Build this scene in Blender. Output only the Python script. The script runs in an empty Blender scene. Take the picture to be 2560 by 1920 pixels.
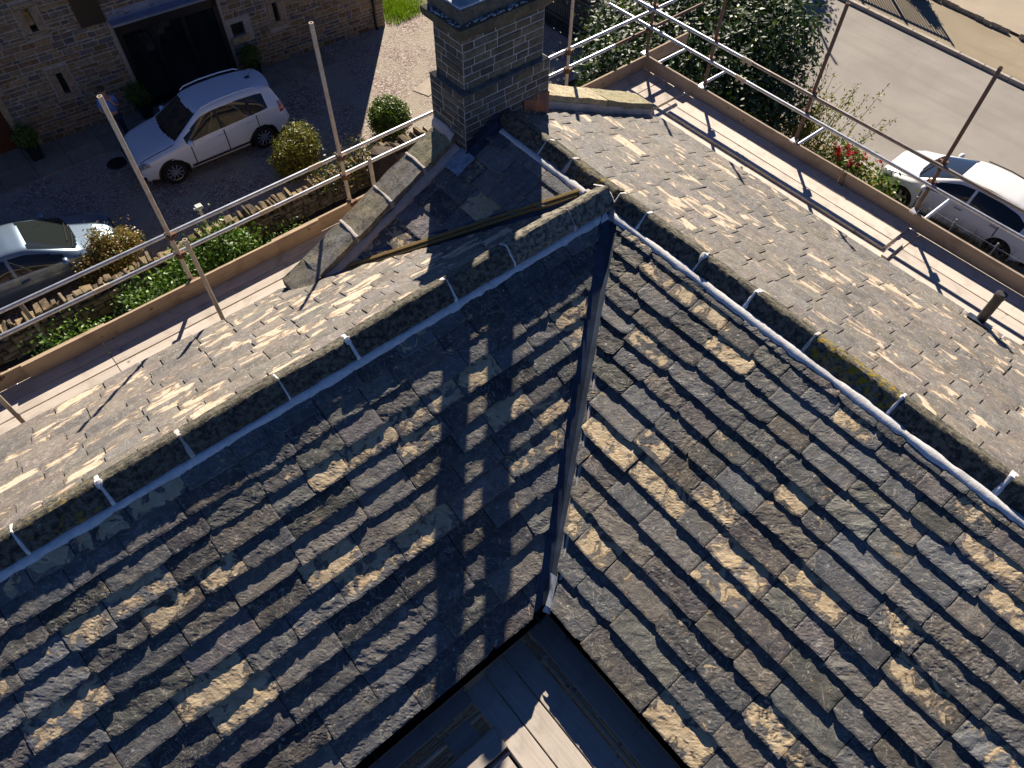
import bpy, math, random
import numpy as np
from mathutils import Matrix, Vector

# ------------------------------------------------------------------ camera, sky, sun, exposure
scn = bpy.context.scene
D = 5.9                       # scaffold deck height above the ground
cam_d = bpy.data.cameras.new("camera"); cam = bpy.data.objects.new("camera", cam_d)
scn.collection.objects.link(cam); scn.camera = cam
cam_d.sensor_width = 36.0; cam_d.lens = 1800.19 / 2560 * 36.0
cam_d.clip_start = 0.1; cam_d.clip_end = 600.0
cam.matrix_world = Matrix(((0.76757774, 0.5160942, -0.38009368, 0), (-0.64086799, 0.62778394, -0.44178666, 0),
                           (0.01061312, 0.58269555, 0.81262122, 7.02 + D), (0, 0, 0, 1)))
SUN_AZ, SUN_EL = math.radians(49.5), math.radians(31.2)
SUNV = Vector((math.cos(SUN_AZ) * math.cos(SUN_EL), math.sin(SUN_AZ) * math.cos(SUN_EL), math.sin(SUN_EL)))
world = bpy.data.worlds.new("World"); scn.world = world; world.use_nodes = True
wn = world.node_tree.nodes; wn.clear()
sky = wn.new("ShaderNodeTexSky"); sky.sky_type = 'NISHITA'; sky.sun_disc = False
sky.sun_elevation = SUN_EL; sky.sun_rotation = math.radians(90) - SUN_AZ
sky.air_density = 0.4; sky.dust_density = 0.0; sky.ozone_density = 6.0
bg = wn.new("ShaderNodeBackground"); bg.inputs[1].default_value = 0.05
wo = wn.new("ShaderNodeOutputWorld")
tnt = wn.new("ShaderNodeMix"); tnt.data_type = 'RGBA'; tnt.blend_type = 'MULTIPLY'; tnt.inputs[0].default_value = 1.0; tnt.inputs[7].default_value = (0.82, 0.97, 1.18, 1)
world.node_tree.links.new(sky.outputs[0], tnt.inputs[6]); world.node_tree.links.new(tnt.outputs[2], bg.inputs[0]); world.node_tree.links.new(bg.outputs[0], wo.inputs[0])
sun_d = bpy.data.lights.new("sun", 'SUN'); sun_d.energy = 5.0; sun_d.angle = math.radians(0.5); sun_d.color = (1.0, 0.90, 0.76)
sun = bpy.data.objects.new("sun", sun_d); scn.collection.objects.link(sun)
sun.rotation_euler = SUNV.to_track_quat('Z', 'Y').to_euler(); sun.location = (20, 25, 40)
scn.view_settings.view_transform = 'Standard'; scn.view_settings.look = 'None'
scn.view_settings.exposure = 0.92; scn.view_settings.gamma = 1.0
scn.cycles.max_bounces = 6; scn.cycles.use_denoising = True

# ------------------------------------------------------------------ helpers
COL = scn.collection
rng = np.random.default_rng(7)
random.seed(7)
A = np.array

def hsh(ix, iy, seed):
    h = (ix.astype(np.int64) * 374761393 + iy.astype(np.int64) * 668265263 + int(seed) * 1442695041) & 0x7fffffff
    h = ((h ^ (h >> 13)) * 1274126177) & 0x7fffffff
    h = (h ^ (h >> 16)) & 0xffff
    return h / 65535.0

def vn(x, y, seed=0):
    x = np.asarray(x, float); y = np.asarray(y, float)
    ix = np.floor(x); iy = np.floor(y); fx = x - ix; fy = y - iy
    fx = fx * fx * (3 - 2 * fx); fy = fy * fy * (3 - 2 * fy)
    ix = ix.astype(np.int64); iy = iy.astype(np.int64)
    a = hsh(ix, iy, seed); b = hsh(ix + 1, iy, seed); c = hsh(ix, iy + 1, seed); d = hsh(ix + 1, iy + 1, seed)
    return (a * (1 - fx) + b * fx) * (1 - fy) + (c * (1 - fx) + d * fx) * fy

def fbm(x, y, seed=0, o=3):
    s = 0; a = 0.5
    for k in range(o):
        s = s + a * vn(x * 2 ** k, y * 2 ** k, seed + k * 17); a *= 0.5
    return s / (1 - 0.5 ** o)

class MB:
    """collects pieces of one mesh; z values are raised by dz"""
    def __init__(s, dz=0.0):
        s.V = []; s.Q = []; s.T = []; s.N = []; s.C = []; s.n = 0; s.dz = dz; s.MQ = []; s.ngm = []
    def add(s, v, q=None, t=None, col=(1, 1, 1, 0), m=0):
        v = np.asarray(v, float).reshape(-1, 3)
        if q is not None and len(q):
            q = np.asarray(q, int).reshape(-1, 4); s.Q.append(q + s.n); s.MQ.append(np.full(len(q), m))
        if t is not None and len(t):
            s.T.append((np.asarray(t, int).reshape(-1, 3) + s.n, m))
        c = np.asarray(col, float)
        if c.ndim == 1:
            c = np.tile(c, (len(v), 1))
        if c.shape[1] == 3:
            c = np.concatenate([c, np.zeros((len(c), 1))], 1)
        s.V.append(v); s.C.append(c); s.n += len(v)
    def ngon(s, v, col=(1, 1, 1, 0), m=0):
        v = np.asarray(v, float).reshape(-1, 3); b = s.n
        s.add(v, col=col); s.N.append(list(range(b, b + len(v)))); s.ngm.append(m)
    def box(s, a, b, col=(1, 1, 1, 0), m=0, bev=0.0):
        a = A(a, float); b = A(b, float); lo = np.minimum(a, b); hi = np.maximum(a, b)
        s.obox((lo + hi) / 2, (1, 0, 0), (0, 1, 0), (0, 0, 1), (hi - lo) / 2, col, m, bev)
    def obox(s, c, ux, uy, uz, h, col=(1, 1, 1, 0), m=0, bev=0.0):
        c = A(c, float); ux, uy, uz = (A(k, float) for k in (ux, uy, uz))
        ux = ux / np.linalg.norm(ux); uy = uy / np.linalg.norm(uy); uz = uz / np.linalg.norm(uz)
        if bev <= 0:
            sg = A([(x, y, z) for z in (-1, 1) for y in (-1, 1) for x in (-1, 1)], float) * A(h)
            v = c + sg[:, :1] * ux + sg[:, 1:2] * uy + sg[:, 2:] * uz
            s.add(v, [(0, 2, 3, 1), (4, 5, 7, 6), (0, 1, 5, 4), (2, 6, 7, 3), (0, 4, 6, 2), (1, 3, 7, 5)], col=col, m=m)
            return
        # chamfered box: 24 verts
        h = A(h, float); bev = min(bev, 0.45 * h.min()); vs = []; idx = {}
        for sx in (-1, 1):
            for sy in (-1, 1):
                for sz in (-1, 1):
                    for ax in range(3):
                        p = A([sx * (h[0] - bev * (ax != 0)), sy * (h[1] - bev * (ax != 1)), sz * (h[2] - bev * (ax != 2))])
                        idx[(sx, sy, sz, ax)] = len(vs); vs.append(c + p[0] * ux + p[1] * uy + p[2] * uz)
        q = []; t = []
        I = idx
        for sx in (-1, 1):
            q.append((I[sx, -1, -1, 0], I[sx, 1, -1, 0], I[sx, 1, 1, 0], I[sx, -1, 1, 0]))
            q.append((I[-1, sx, -1, 1], I[1, sx, -1, 1], I[1, sx, 1, 1], I[-1, sx, 1, 1]))
            q.append((I[-1, -1, sx, 2], I[1, -1, sx, 2], I[1, 1, sx, 2], I[-1, 1, sx, 2]))
            for sy in (-1, 1):
                q.append((I[sx, sy, -1, 0], I[sx, sy, 1, 0], I[sx, sy, 1, 1], I[sx, sy, -1, 1]))
                q.append((I[sx, -1, sy, 0], I[sx, 1, sy, 0], I[sx, 1, sy, 2], I[sx, -1, sy, 2]))
                q.append((I[-1, sx, sy, 1], I[1, sx, sy, 1], I[1, sx, sy, 2], I[-1, sx, sy, 2]))
                for sz in (-1, 1):
                    t.append((I[sx, sy, sz, 0], I[sx, sy, sz, 1], I[sx, sy, sz, 2]))
        s.add(vs, q, t, col=col, m=m)
    def tube(s, pts, r, n=10, cap=True, col=(1, 1, 1, 0), m=0):
        P = A(pts, float); k = len(P); r = np.broadcast_to(A(r, float), (k,))
        T = np.gradient(P, axis=0) if k > 2 else np.tile(P[-1] - P[0], (k, 1))
        T = T / (np.linalg.norm(T, axis=1, keepdims=True) + 1e-12)
        ref = A([0, 0, 1.0]) if abs(T[0][2]) < 0.9 else A([1.0, 0, 0])
        a = np.cross(T, ref); a /= (np.linalg.norm(a, axis=1, keepdims=True) + 1e-12); b = np.cross(T, a)
        th = np.linspace(0, 2 * np.pi, n, endpoint=False)
        V = P[:, None] + r[:, None, None] * (np.cos(th)[None, :, None] * a[:, None] + np.sin(th)[None, :, None] * b[:, None])
        i = np.arange(k - 1)[:, None] * n; j = np.arange(n)[None]; j2 = (j + 1) % n
        q = np.stack([i + j, i + j2, i + n + j2, i + n + j], -1).reshape(-1, 4)
        base = s.n
        s.add(V.reshape(-1, 3), q, col=col, m=m)
        if cap:
            s.N.append([base + x for x in range(n)]); s.N.append([base + (k - 1) * n + x for x in range(n)][::-1]); s.ngm += [m, m]
    def pipe_end(s, c, axis, ro, ri, depth=0.15, n=12, col=(1, 1, 1, 0)):
        """open pipe mouth: annulus and inner bore"""
        c = A(c, float); ax = A(axis, float); ax /= np.linalg.norm(ax)
        ref = A([0, 0, 1.0]) if abs(ax[2]) < 0.9 else A([1.0, 0, 0])
        a = np.cross(ax, ref); a /= np.linalg.norm(a); b = np.cross(ax, a)
        th = np.linspace(0, 2 * np.pi, n, endpoint=False); d = np.cos(th)[:, None] * a + np.sin(th)[:, None] * b
        V = np.concatenate([c + d * ro, c + d * ri, c - ax * depth + d * ri]); j = np.arange(n); j2 = (j + 1) % n
        q = np.concatenate([np.stack([j, j2, n + j2, n + j], 1), np.stack([n + j, n + j2, 2 * n + j2, 2 * n + j], 1)])
        base = s.n; s.add(V, q, col=col); s.N.append([base + 2 * n + x for x in range(n)]); s.ngm.append(0)
    def grid(s, P, col=(1, 1, 1, 0), m=0, closed=False):
        P = np.asarray(P, float); nu, nv = P.shape[:2]
        i = np.arange(nu - 1)[:, None] * nv; j = np.arange(nv - 1)[None]
        q = np.stack([i + j, i + j + 1, i + nv + j + 1, i + nv + j], -1).reshape(-1, 4)
        if np.asarray(col).ndim == 3:
            col = np.asarray(col).reshape(-1, np.asarray(col).shape[-1])
        s.add(P.reshape(-1, 3), q, col=col, m=m)
    def sphere(s, c, r, nu=14, nv=9, col=(1, 1, 1, 0), m=0):
        r = np.broadcast_to(A(r, float), (3,)); u = np.linspace(0, 2 * np.pi, nu + 1); v = np.linspace(-np.pi / 2, np.pi / 2, nv)
        U, W = np.meshgrid(u, v, indexing='ij')
        s.grid(A(c) + np.stack([r[0] * np.cos(U) * np.cos(W), r[1] * np.sin(U) * np.cos(W), r[2] * np.sin(W)], -1), col, m)
    def lathe(s, c, prof, n=20, col=(1, 1, 1, 0), m=0, axis='z'):
        prof = A(prof, float); u = np.linspace(0, 2 * np.pi, n + 1)
        P = np.stack([prof[:, 0][None] * np.cos(u)[:, None], prof[:, 0][None] * np.sin(u)[:, None], np.tile(prof[:, 1], (n + 1, 1))], -1)
        if axis == 'y':
            P = P[..., [0, 2, 1]]
        s.grid(A(c) + P, col, m)
    def build(s, name, mat, parent=None, smooth=False, local=False, org=None):
        V = np.concatenate(s.V) + A([0, 0, s.dz]); C = np.concatenate(s.C)
        F = []; mi = []
        if s.Q:
            F += np.concatenate(s.Q).tolist(); mi += np.concatenate(s.MQ).tolist()
        for t, m in s.T:
            F += t.tolist(); mi += [m] * len(t)
        F += s.N; mi += (s.ngm + [0] * len(s.N))[:len(s.N)]
        if org is None:
            if parent is not None:
                org = A([0, 0, 0.0]) if local else WL[parent.name]
            else:
                lo, hi = V.min(0), V.max(0); org = A([(lo[0] + hi[0]) / 2, (lo[1] + hi[1]) / 2, lo[2]])
        me = bpy.data.meshes.new(name); me.from_pydata((V - org).tolist(), [], F)
        ca = me.color_attributes.new("Col", 'FLOAT_COLOR', 'POINT')
        ca.data.foreach_set("color", C.astype(np.float32).ravel())
        for mm in (mat if isinstance(mat, (list, tuple)) else [mat]):
            me.materials.append(mm)
        if any(mi):
            me.polygons.foreach_set("material_index", A(mi, dtype=np.int32))
        if smooth:
            me.polygons.foreach_set("use_smooth", np.ones(len(me.polygons), bool))
            try:
                me.set_sharp_from_angle(angle=math.radians(smooth if smooth is not True else 40))
            except Exception:
                pass
        me.update()
        o = bpy.data.objects.new(name, me); COL.objects.link(o)
        if parent is None:
            o.location = org
        else:
            o.parent = parent
        WL[o.name] = A(org) if parent is None else WL[parent.name]
        return o

WL = {}
def thing(name, label, cat, loc, group=None, rot=0.0):
    o = bpy.data.objects.new(name, None); COL.objects.link(o); o.location = loc; o.rotation_euler = (0, 0, rot)
    o.empty_display_size = 0.2
    o["label"] = label; o["category"] = cat
    if group: o["group"] = group
    WL[o.name] = A(loc, float)
    return o
def tag(o, label, cat, group=None):
    o["label"] = label; o["category"] = cat
    if group: o["group"] = group
    return o
def kind(o, k):
    o["kind"] = k; return o
def HB(): return MB(D)

# ------------------------------------------------------------------ materials
def nmat(name):
    m = bpy.data.materials.new(name); m.use_nodes = True; nt = m.node_tree
    b = nt.nodes["Principled BSDF"]
    return m, nt, b
def N(nt, t, **kw):
    n = nt.nodes.new(t)
    for k, v in kw.items():
        if k in n.inputs: n.inputs[k].default_value = v
        else: setattr(n, k, v)
    return n
def mix(nt, fac, a, b, mode='MIX'):
    n = nt.nodes.new("ShaderNodeMix"); n.data_type = 'RGBA'; n.blend_type = mode
    for sock, val in ((n.inputs[0], fac), (n.inputs[6], a), (n.inputs[7], b)):
        if hasattr(val, "is_output"): nt.links.new(val, sock)
        elif isinstance(val, (int, float)): sock.default_value = val
        else: sock.default_value = (*val[:3], 1)
    return n.outputs[2]
def ramp(nt, src, stops):
    r = nt.nodes.new("ShaderNodeValToRGB"); e = r.color_ramp.elements
    while len(e) < len(stops): e.new(0.5)
    for k, (p, c) in enumerate(stops):
        e[k].position = p; e[k].color = (c, c, c, 1) if isinstance(c, (int, float)) else (*c, 1)
    nt.links.new(src, r.inputs[0]); return r.outputs[0]
def coords(nt, scale=(1, 1, 1)):
    t = nt.nodes.new("ShaderNodeTexCoord"); mp = nt.nodes.new("ShaderNodeMapping"); mp.inputs[3].default_value = scale
    nt.links.new(t.outputs["Object"], mp.inputs[0]); return mp.outputs[0]
def noise(nt, co, scale, detail=4, rough=0.55, dist=0.0):
    n = N(nt, "ShaderNodeTexNoise"); n.inputs["Scale"].default_value = scale; n.inputs["Detail"].default_value = detail
    n.inputs["Roughness"].default_value = rough; n.inputs["Distortion"].default_value = dist
    nt.links.new(co, n.inputs["Vector"]); return n.outputs["Fac"]
def bump(nt, b, h, dist=0.01, strength=0.5):
    n = N(nt, "ShaderNodeBump"); n.inputs["Strength"].default_value = strength; n.inputs["Distance"].default_value = dist
    nt.links.new(h, n.inputs["Height"]); nt.links.new(n.outputs[0], b.inputs["Normal"])
def attr(nt):
    a = N(nt, "ShaderNodeAttribute"); a.attribute_name = "Col"; return a
def math2(nt, op, a, b):
    n = N(nt, "ShaderNodeMath"); n.operation = op
    for k, v in enumerate((a, b)):
        if hasattr(v, "is_output"): nt.links.new(v, n.inputs[k])
        else: n.inputs[k].default_value = v
    return n.outputs[0]

def plain(name, col, rough=0.6, metal=0.0, col2=None, scale=8, bmp=0.0, bscale=40, spec=None, stretch=(1, 1, 1), use_attr=False, coat=0.0, bdist=0.005, lo=0.35, hi=0.65):
    m, nt, b = nmat(name)
    b.inputs["Roughness"].default_value = rough; b.inputs["Metallic"].default_value = metal
    if spec is not None: b.inputs["Specular IOR Level"].default_value = spec
    if coat: b.inputs["Coat Weight"].default_value = coat; b.inputs["Coat Roughness"].default_value = 0.04
    co = coords(nt, stretch); c = None
    if col2 is not None:
        f = ramp(nt, noise(nt, co, scale, 6, 0.6, 0.3), [(lo, 0.0), (hi, 1.0)])
        c = mix(nt, f, col, col2)
    if use_attr:
        a = attr(nt); c = mix(nt, 1.0, a.outputs["Color"], c if c is not None else (1, 1, 1), 'MULTIPLY')
    if c is not None: nt.links.new(c, b.inputs["Base Color"])
    else: b.inputs["Base Color"].default_value = (*col, 1)
    if bmp: bump(nt, b, noise(nt, co, bscale, 5, 0.6), bdist, bmp)
    return m

def slate_mat(name="stone_slate", st=(1, 1, 1), b1=(0.60, 0.48, 0.31), b2=(0.46, 0.33, 0.18)):
    m, nt, b = nmat(name); b.inputs["Roughness"].default_value = 0.72; b.inputs["Specular IOR Level"].default_value = 0.35
    co = coords(nt); a = attr(nt)
    v = ramp(nt, noise(nt, co, 9, 7, 0.65, 0.4), [(0.3, 0.62), (0.7, 1.3)])
    c = mix(nt, 1.0, a.outputs["Color"], v, 'MULTIPLY')
    wrm = ramp(nt, noise(nt, co, 3.1, 5, 0.6, 1.0), [(0.5, 0.0), (0.7, 0.4)])
    c = mix(nt, wrm, c, (0.24, 0.19, 0.13))
    tn = noise(nt, coords(nt, st), 7.0, 6, 0.62, 0.9)
    th = math2(nt, 'ADD', tn, a.outputs["Alpha"])
    tm = ramp(nt, th, [(0.89, 0.0), (0.93, 1.0)])
    buff = mix(nt, ramp(nt, noise(nt, co, 14, 6, 0.65), [(0.35, 0.0), (0.7, 1.0)]), b1, b2)
    c = mix(nt, ramp(nt, th, [(0.865, 0.0), (0.9, 0.7)]), c, (0.21, 0.13, 0.06))
    c = mix(nt, tm, c, buff)
    vein = math2(nt, 'ABSOLUTE', math2(nt, 'SUBTRACT', noise(nt, co, 5.5, 5, 0.6, 1.6), 0.5), 0.0)
    c = mix(nt, ramp(nt, vein, [(0.0, 0.75), (0.014, 0.0)]), c, (0.42, 0.38, 0.31))
    vor = N(nt, "ShaderNodeTexVoronoi"); vor.inputs["Scale"].default_value = 9.0; nt.links.new(co, vor.inputs["Vector"])
    dots = math2(nt, 'ADD', vor.outputs["Distance"], math2(nt, 'MULTIPLY', noise(nt, co, 60, 2), 0.12))
    lm = ramp(nt, dots, [(0.14, 0.55), (0.18, 0.0)])
    c = mix(nt, lm, c, (0.5, 0.5, 0.46))
    nt.links.new(c, b.inputs["Base Color"])
    h = math2(nt, 'ADD', noise(nt, coords(nt, (1, 1, 1)), 26, 8, 0.7, 1.2), math2(nt, 'MULTIPLY', noise(nt, co, 90, 3), 0.4))
    bump(nt, b, h, 0.012, 0.55)
    return m

def stone_mat(name, warm=(0.3, 0.22, 0.13), amt=0.5, bd=0.01):
    m, nt, b = nmat(name); b.inputs["Roughness"].default_value = 0.85; b.inputs["Specular IOR Level"].default_value = 0.25
    co = coords(nt); a = attr(nt)
    v = ramp(nt, noise(nt, co, 11, 7, 0.65, 0.3), [(0.3, 0.6), (0.7, 1.35)])
    c = mix(nt, 1.0, a.outputs["Color"], v, 'MULTIPLY')
    c = mix(nt, ramp(nt, noise(nt, co, 4, 5, 0.6, 0.6), [(0.45, 0.0), (0.7, amt)]), c, warm)
    c = mix(nt, ramp(nt, noise(nt, co, 19, 6, 0.7, 0.8), [(0.36, 0.75), (0.47, 0.0)]), c, (0.05, 0.045, 0.038))
    nt.links.new(c, b.inputs["Base Color"])
    bump(nt, b, noise(nt, co, 35, 7, 0.68), bd, 0.6)
    return m

def ridge_mat():
    m, nt, b = nmat("tooled_ridge_stone"); b.inputs["Roughness"].default_value = 0.9; b.inputs["Specular IOR Level"].default_value = 0.2
    co = coords(nt); a = attr(nt)
    c = mix(nt, ramp(nt, noise(nt, co, 20, 7, 0.72, 0.3), [(0.42, 0.0), (0.6, 1.0)]), (0.045, 0.042, 0.036), (0.19, 0.17, 0.125))
    c = mix(nt, 1.0, c, a.outputs["Color"], 'MULTIPLY')
    moss = ramp(nt, math2(nt, 'ADD', noise(nt, co, 16, 6, 0.7), a.outputs["Alpha"]), [(0.92, 0.0), (1.0, 1.0)])
    c = mix(nt, moss, c, (0.30, 0.21, 0.02))
    li = ramp(nt, noise(nt, co, 30, 3, 0.6), [(0.68, 0.0), (0.74, 0.7)])
    c = mix(nt, li, c, (0.42, 0.42, 0.36))
    nt.links.new(c, b.inputs["Base Color"])
    w1 = noise(nt, coords(nt, (55, 55, 9)), 1.0, 4, 0.6)
    bump(nt, b, math2(nt, 'ADD', w1, noise(nt, co, 60, 5, 0.7)), 0.012, 0.8)
    return m

def wood_mat(name, c1, c2, axis):
    m, nt, b = nmat(name); b.inputs["Roughness"].default_value = 0.8; b.inputs["Specular IOR Level"].default_value = 0.2
    st = [14.0, 14.0, 14.0]; st[axis] = 0.7
    co = coords(nt, tuple(st)); a = attr(nt)
    g = noise(nt, co, 3.0, 6, 0.65, 0.5)
    c = mix(nt, ramp(nt, g, [(0.3, 0.0), (0.7, 1.0)]), c1, c2)
    st2 = noise(nt, coords(nt), 3.5, 5, 0.6, 0.5)
    c = mix(nt, ramp(nt, st2, [(0.5, 0.0), (0.72, 0.6)]), c, (c1[0] * 0.45, c1[1] * 0.43, c1[2] * 0.42))
    c = mix(nt, 1.0, c, a.outputs["Color"], 'MULTIPLY')
    kn = N(nt, "ShaderNodeTexVoronoi"); kn.inputs["Scale"].default_value = 3.2; nt.links.new(coords(nt), kn.inputs["Vector"])
    c = mix(nt, ramp(nt, kn.outputs["Distance"], [(0.05, 0.6), (0.09, 0.0)]), c, (0.08, 0.05, 0.03))
    nt.links.new(c, b.inputs["Base Color"]); bump(nt, b, g, 0.004, 0.5)
    return m

def gravel_mat():
    m, nt, b = nmat("gravel"); b.inputs["Roughness"].default_value = 0.9; b.inputs["Specular IOR Level"].default_value = 0.25
    co = coords(nt)
    vor = N(nt, "ShaderNodeTexVoronoi"); vor.inputs["Scale"].default_value = 26.0; nt.links.new(co, vor.inputs["Vector"])
    r = N(nt, "ShaderNodeSeparateColor"); nt.links.new(vor.outputs["Color"], r.inputs[0])
    c = ramp(nt, r.outputs[0], [(0.0, (0.13, 0.09, 0.08)), (0.4, (0.33, 0.25, 0.21)), (0.8, (0.48, 0.385, 0.32)), (1.0, (0.7, 0.64, 0.58))])
    c = mix(nt, ramp(nt, noise(nt, co, 0.8, 5, 0.6), [(0.42, 0.0), (0.6, 0.85)]), c, (0.44, 0.38, 0.30))
    nt.links.new(c, b.inputs["Base Color"])
    h = math2(nt, 'MULTIPLY', vor.outputs["Distance"], -1.0)
    bump(nt, b, math2(nt, 'ADD', h, noise(nt, co, 50, 3)), 0.03, 0.8)
    return m

def asphalt_mat(name, c1, c2):
    m, nt, b = nmat(name); b.inputs["Roughness"].default_value = 0.9; b.inputs["Specular IOR Level"].default_value = 0.2
    co = coords(nt)
    c = mix(nt, ramp(nt, noise(nt, co, 0.5, 6, 0.6, 0.4), [(0.35, 0.0), (0.68, 1.0)]), c1, c2)
    c = mix(nt, ramp(nt, noise(nt, coords(nt, (1.6, 0.12, 1)), 1.2, 4, 0.6, 0.6), [(0.52, 0.0), (0.62, 0.3)]), c, (c1[0] * 0.72, c1[1] * 0.7, c1[2] * 0.68))
    c = mix(nt, ramp(nt, noise(nt, co, 45, 3, 0.7), [(0.3, 0.35), (0.7, 0.0)]), c, (0.06, 0.055, 0.05))
    nt.links.new(c, b.inputs["Base Color"]); bump(nt, b, noise(nt, co, 70, 4, 0.7), 0.01, 0.4)
    return m

def leaf_mat(name, rough=0.45, trans=0.25):
    m, nt, b = nmat(name); b.inputs["Roughness"].default_value = rough; b.inputs["Specular IOR Level"].default_value = 0.45
    a = attr(nt); nt.links.new(a.outputs["Color"], b.inputs["Base Color"])
    out = nt.nodes["Material Output"]; tr = N(nt, "ShaderNodeBsdfTranslucent")
    g = mix(nt, 1.0, a.outputs["Color"], (1.5, 1.6, 0.5), 'MULTIPLY'); nt.links.new(g, tr.inputs[0])
    ms = N(nt, "ShaderNodeMixShader"); ms.inputs[0].default_value = trans
    nt.links.new(b.outputs[0], ms.inputs[1]); nt.links.new(tr.outputs[0], ms.inputs[2]); nt.links.new(ms.outputs[0], out.inputs[0])
    return m

def glass_mat(name, tint=(0.02, 0.025, 0.025), clear=0.0):
    m, nt, b = nmat(name); b.inputs["Base Color"].default_value = (*tint, 1); b.inputs["Roughness"].default_value = 0.03
    b.inputs["Specular IOR Level"].default_value = 0.7
    if clear > 0:
        out = nt.nodes["Material Output"]; tr = N(nt, "ShaderNodeBsdfTransparent"); tr.inputs[0].default_value = (0.75, 0.8, 0.78, 1)
        ms = N(nt, "ShaderNodeMixShader"); ms.inputs[0].default_value = clear
        nt.links.new(b.outputs[0], ms.inputs[1]); nt.links.new(tr.outputs[0], ms.inputs[2]); nt.links.new(ms.outputs[0], out.inputs[0])
    return m

M = {}
M['slate'] = slate_mat(); M['slate_x'] = slate_mat('stone_slate_x', (.4, 1.1, 1.1), (0.62, 0.51, 0.39), (0.50, 0.37, 0.23)); M['slate_y'] = slate_mat('stone_slate_y', (1.1, .4, 1.1), (0.62, 0.51, 0.39), (0.50, 0.37, 0.23)); M['ridge'] = ridge_mat()
M['chim'] = stone_mat("chimney_stone", (0.2, 0.16, 0.09), 0.4); M['barn'] = stone_mat("rubble_stone", (0.36, 0.22, 0.1), 0.35)
M['dry'] = stone_mat("drystone", (0.4, 0.28, 0.14), 0.6, 0.02); M['cope'] = stone_mat("coping_stone", (0.34, 0.27, 0.12), 0.6, 0.012)
M['mortar'] = plain("white_mortar", (0.78, 0.76, 0.74), 0.9, col2=(0.6, 0.58, 0.57), scale=18, bmp=0.6, bscale=50)
M['mortar_grey'] = plain("grey_mortar", (0.52, 0.47, 0.43), 0.92, col2=(0.38, 0.34, 0.31), scale=6, bmp=0.5, bscale=40)
M['joint'] = plain("wall_pointing", (0.42, 0.37, 0.31), 0.95, col2=(0.3, 0.27, 0.23), scale=10, bmp=0.4)
M['joint_light'] = plain("chimney_pointing", (0.5, 0.48, 0.44), 0.95, col2=(0.33, 0.31, 0.28), scale=9, bmp=0.4)
M['under'] = plain("roof_underlay", (0.012, 0.012, 0.012), 0.95)
M['lead'] = plain("lead_sheet", (0.075, 0.1, 0.145), 0.45, 0.5, col2=(0.04, 0.052, 0.075), scale=5, bmp=0.15, bscale=8, stretch=(1, 1, 1))
M['lead_pale'] = plain("pale_lead", (0.42, 0.45, 0.5), 0.5, 0.3, col2=(0.2, 0.24, 0.3), scale=16, bmp=0.3, bscale=30)
M['copper'] = plain("rusted_flashing", (0.07, 0.045, 0.06), 0.6, 0.3, col2=(0.3, 0.11, 0.04), scale=9, stretch=(1, 1, 0.25), bmp=0.2)
M['tank'] = plain("cement_cap", (0.6, 0.6, 0.6), 0.85, col2=(0.36, 0.38, 0.4), scale=5, bmp=0.3)
M['pot'] = plain("buff_chimney_pot", (0.4, 0.27, 0.17), 0.8, col2=(0.25, 0.17, 0.1), scale=5, bmp=0.2)
M['blackpl'] = plain("black_plastic", (0.012, 0.012, 0.014), 0.35, bmp=0.05)
M['pipe'] = plain("dark_vent_pipe", (0.03, 0.025, 0.03), 0.5, col2=(0.06, 0.05, 0.05), scale=6)
M['fascia'] = plain("red_brown_timber", (0.16, 0.05, 0.025), 0.8, col2=(0.08, 0.03, 0.02), scale=7, bmp=0.3)
M['fillet'] = wood_mat("tilting_fillet", (0.34, 0.24, 0.09), (0.22, 0.15, 0.06), 0)
M['galv'] = plain("galvanised_tube", (0.68, 0.69, 0.72), 0.38, 0.7, col2=(0.48, 0.48, 0.5), scale=9, bmp=0.1)
M['rusty'] = plain("rusty_tube", (0.13, 0.09, 0.075), 0.7, 0.4, col2=(0.2, 0.115, 0.075), scale=6, bmp=0.2)
M['weath'] = plain("weathered_tube", (0.62, 0.53, 0.40), 0.6, 0.0, col2=(0.46, 0.37, 0.26), scale=12, bmp=0.2)
M['dull'] = plain("dull_tube", (0.36, 0.33, 0.3), 0.55, 0.5, col2=(0.24, 0.18, 0.14), scale=7, bmp=0.2)
M['coupler'] = plain("rusty_coupler", (0.22, 0.1, 0.05), 0.75, 0.4, col2=(0.1, 0.07, 0.06), scale=20, bmp=0.3)
M['wx'] = wood_mat("board_along_x", (0.64, 0.56, 0.48), (0.5, 0.43, 0.37), 0)
M['wy'] = wood_mat("board_along_y", (0.70, 0.62, 0.53), (0.56, 0.49, 0.42), 1)
M['tx'] = wood_mat("toe_board_x", (0.52, 0.39, 0.26), (0.40, 0.29, 0.19), 0)
M['ty'] = wood_mat("toe_board_y", (0.46, 0.36, 0.27), (0.35, 0.27, 0.2), 1)
M['gravel'] = gravel_mat()
M['road'] = asphalt_mat("road_tarmac", (0.40, 0.365, 0.325), (0.31, 0.285, 0.255))
M['verge'] = asphalt_mat("sandy_pavement", (0.40, 0.32, 0.22), (0.3, 0.25, 0.17))
M['slab'] = asphalt_mat("concrete_yard", (0.5, 0.42, 0.32), (0.42, 0.35, 0.26))
M['kerb'] = plain("kerb_stone", (0.48, 0.42, 0.35), 0.9, col2=(0.34, 0.3, 0.25), scale=4, bmp=0.4)
M['soil'] = plain("garden_soil", (0.045, 0.035, 0.025), 1.0, col2=(0.09, 0.075, 0.045), scale=3, bmp=0.8, bscale=25, bdist=0.03)
M['flag'] = plain("flagstone", (0.34, 0.29, 0.23), 0.85, col2=(0.24, 0.21, 0.17), scale=3, bmp=0.3, use_attr=True)
M['iron'] = plain("black_iron", (0.012, 0.012, 0.012), 0.4, 0.3)
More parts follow.
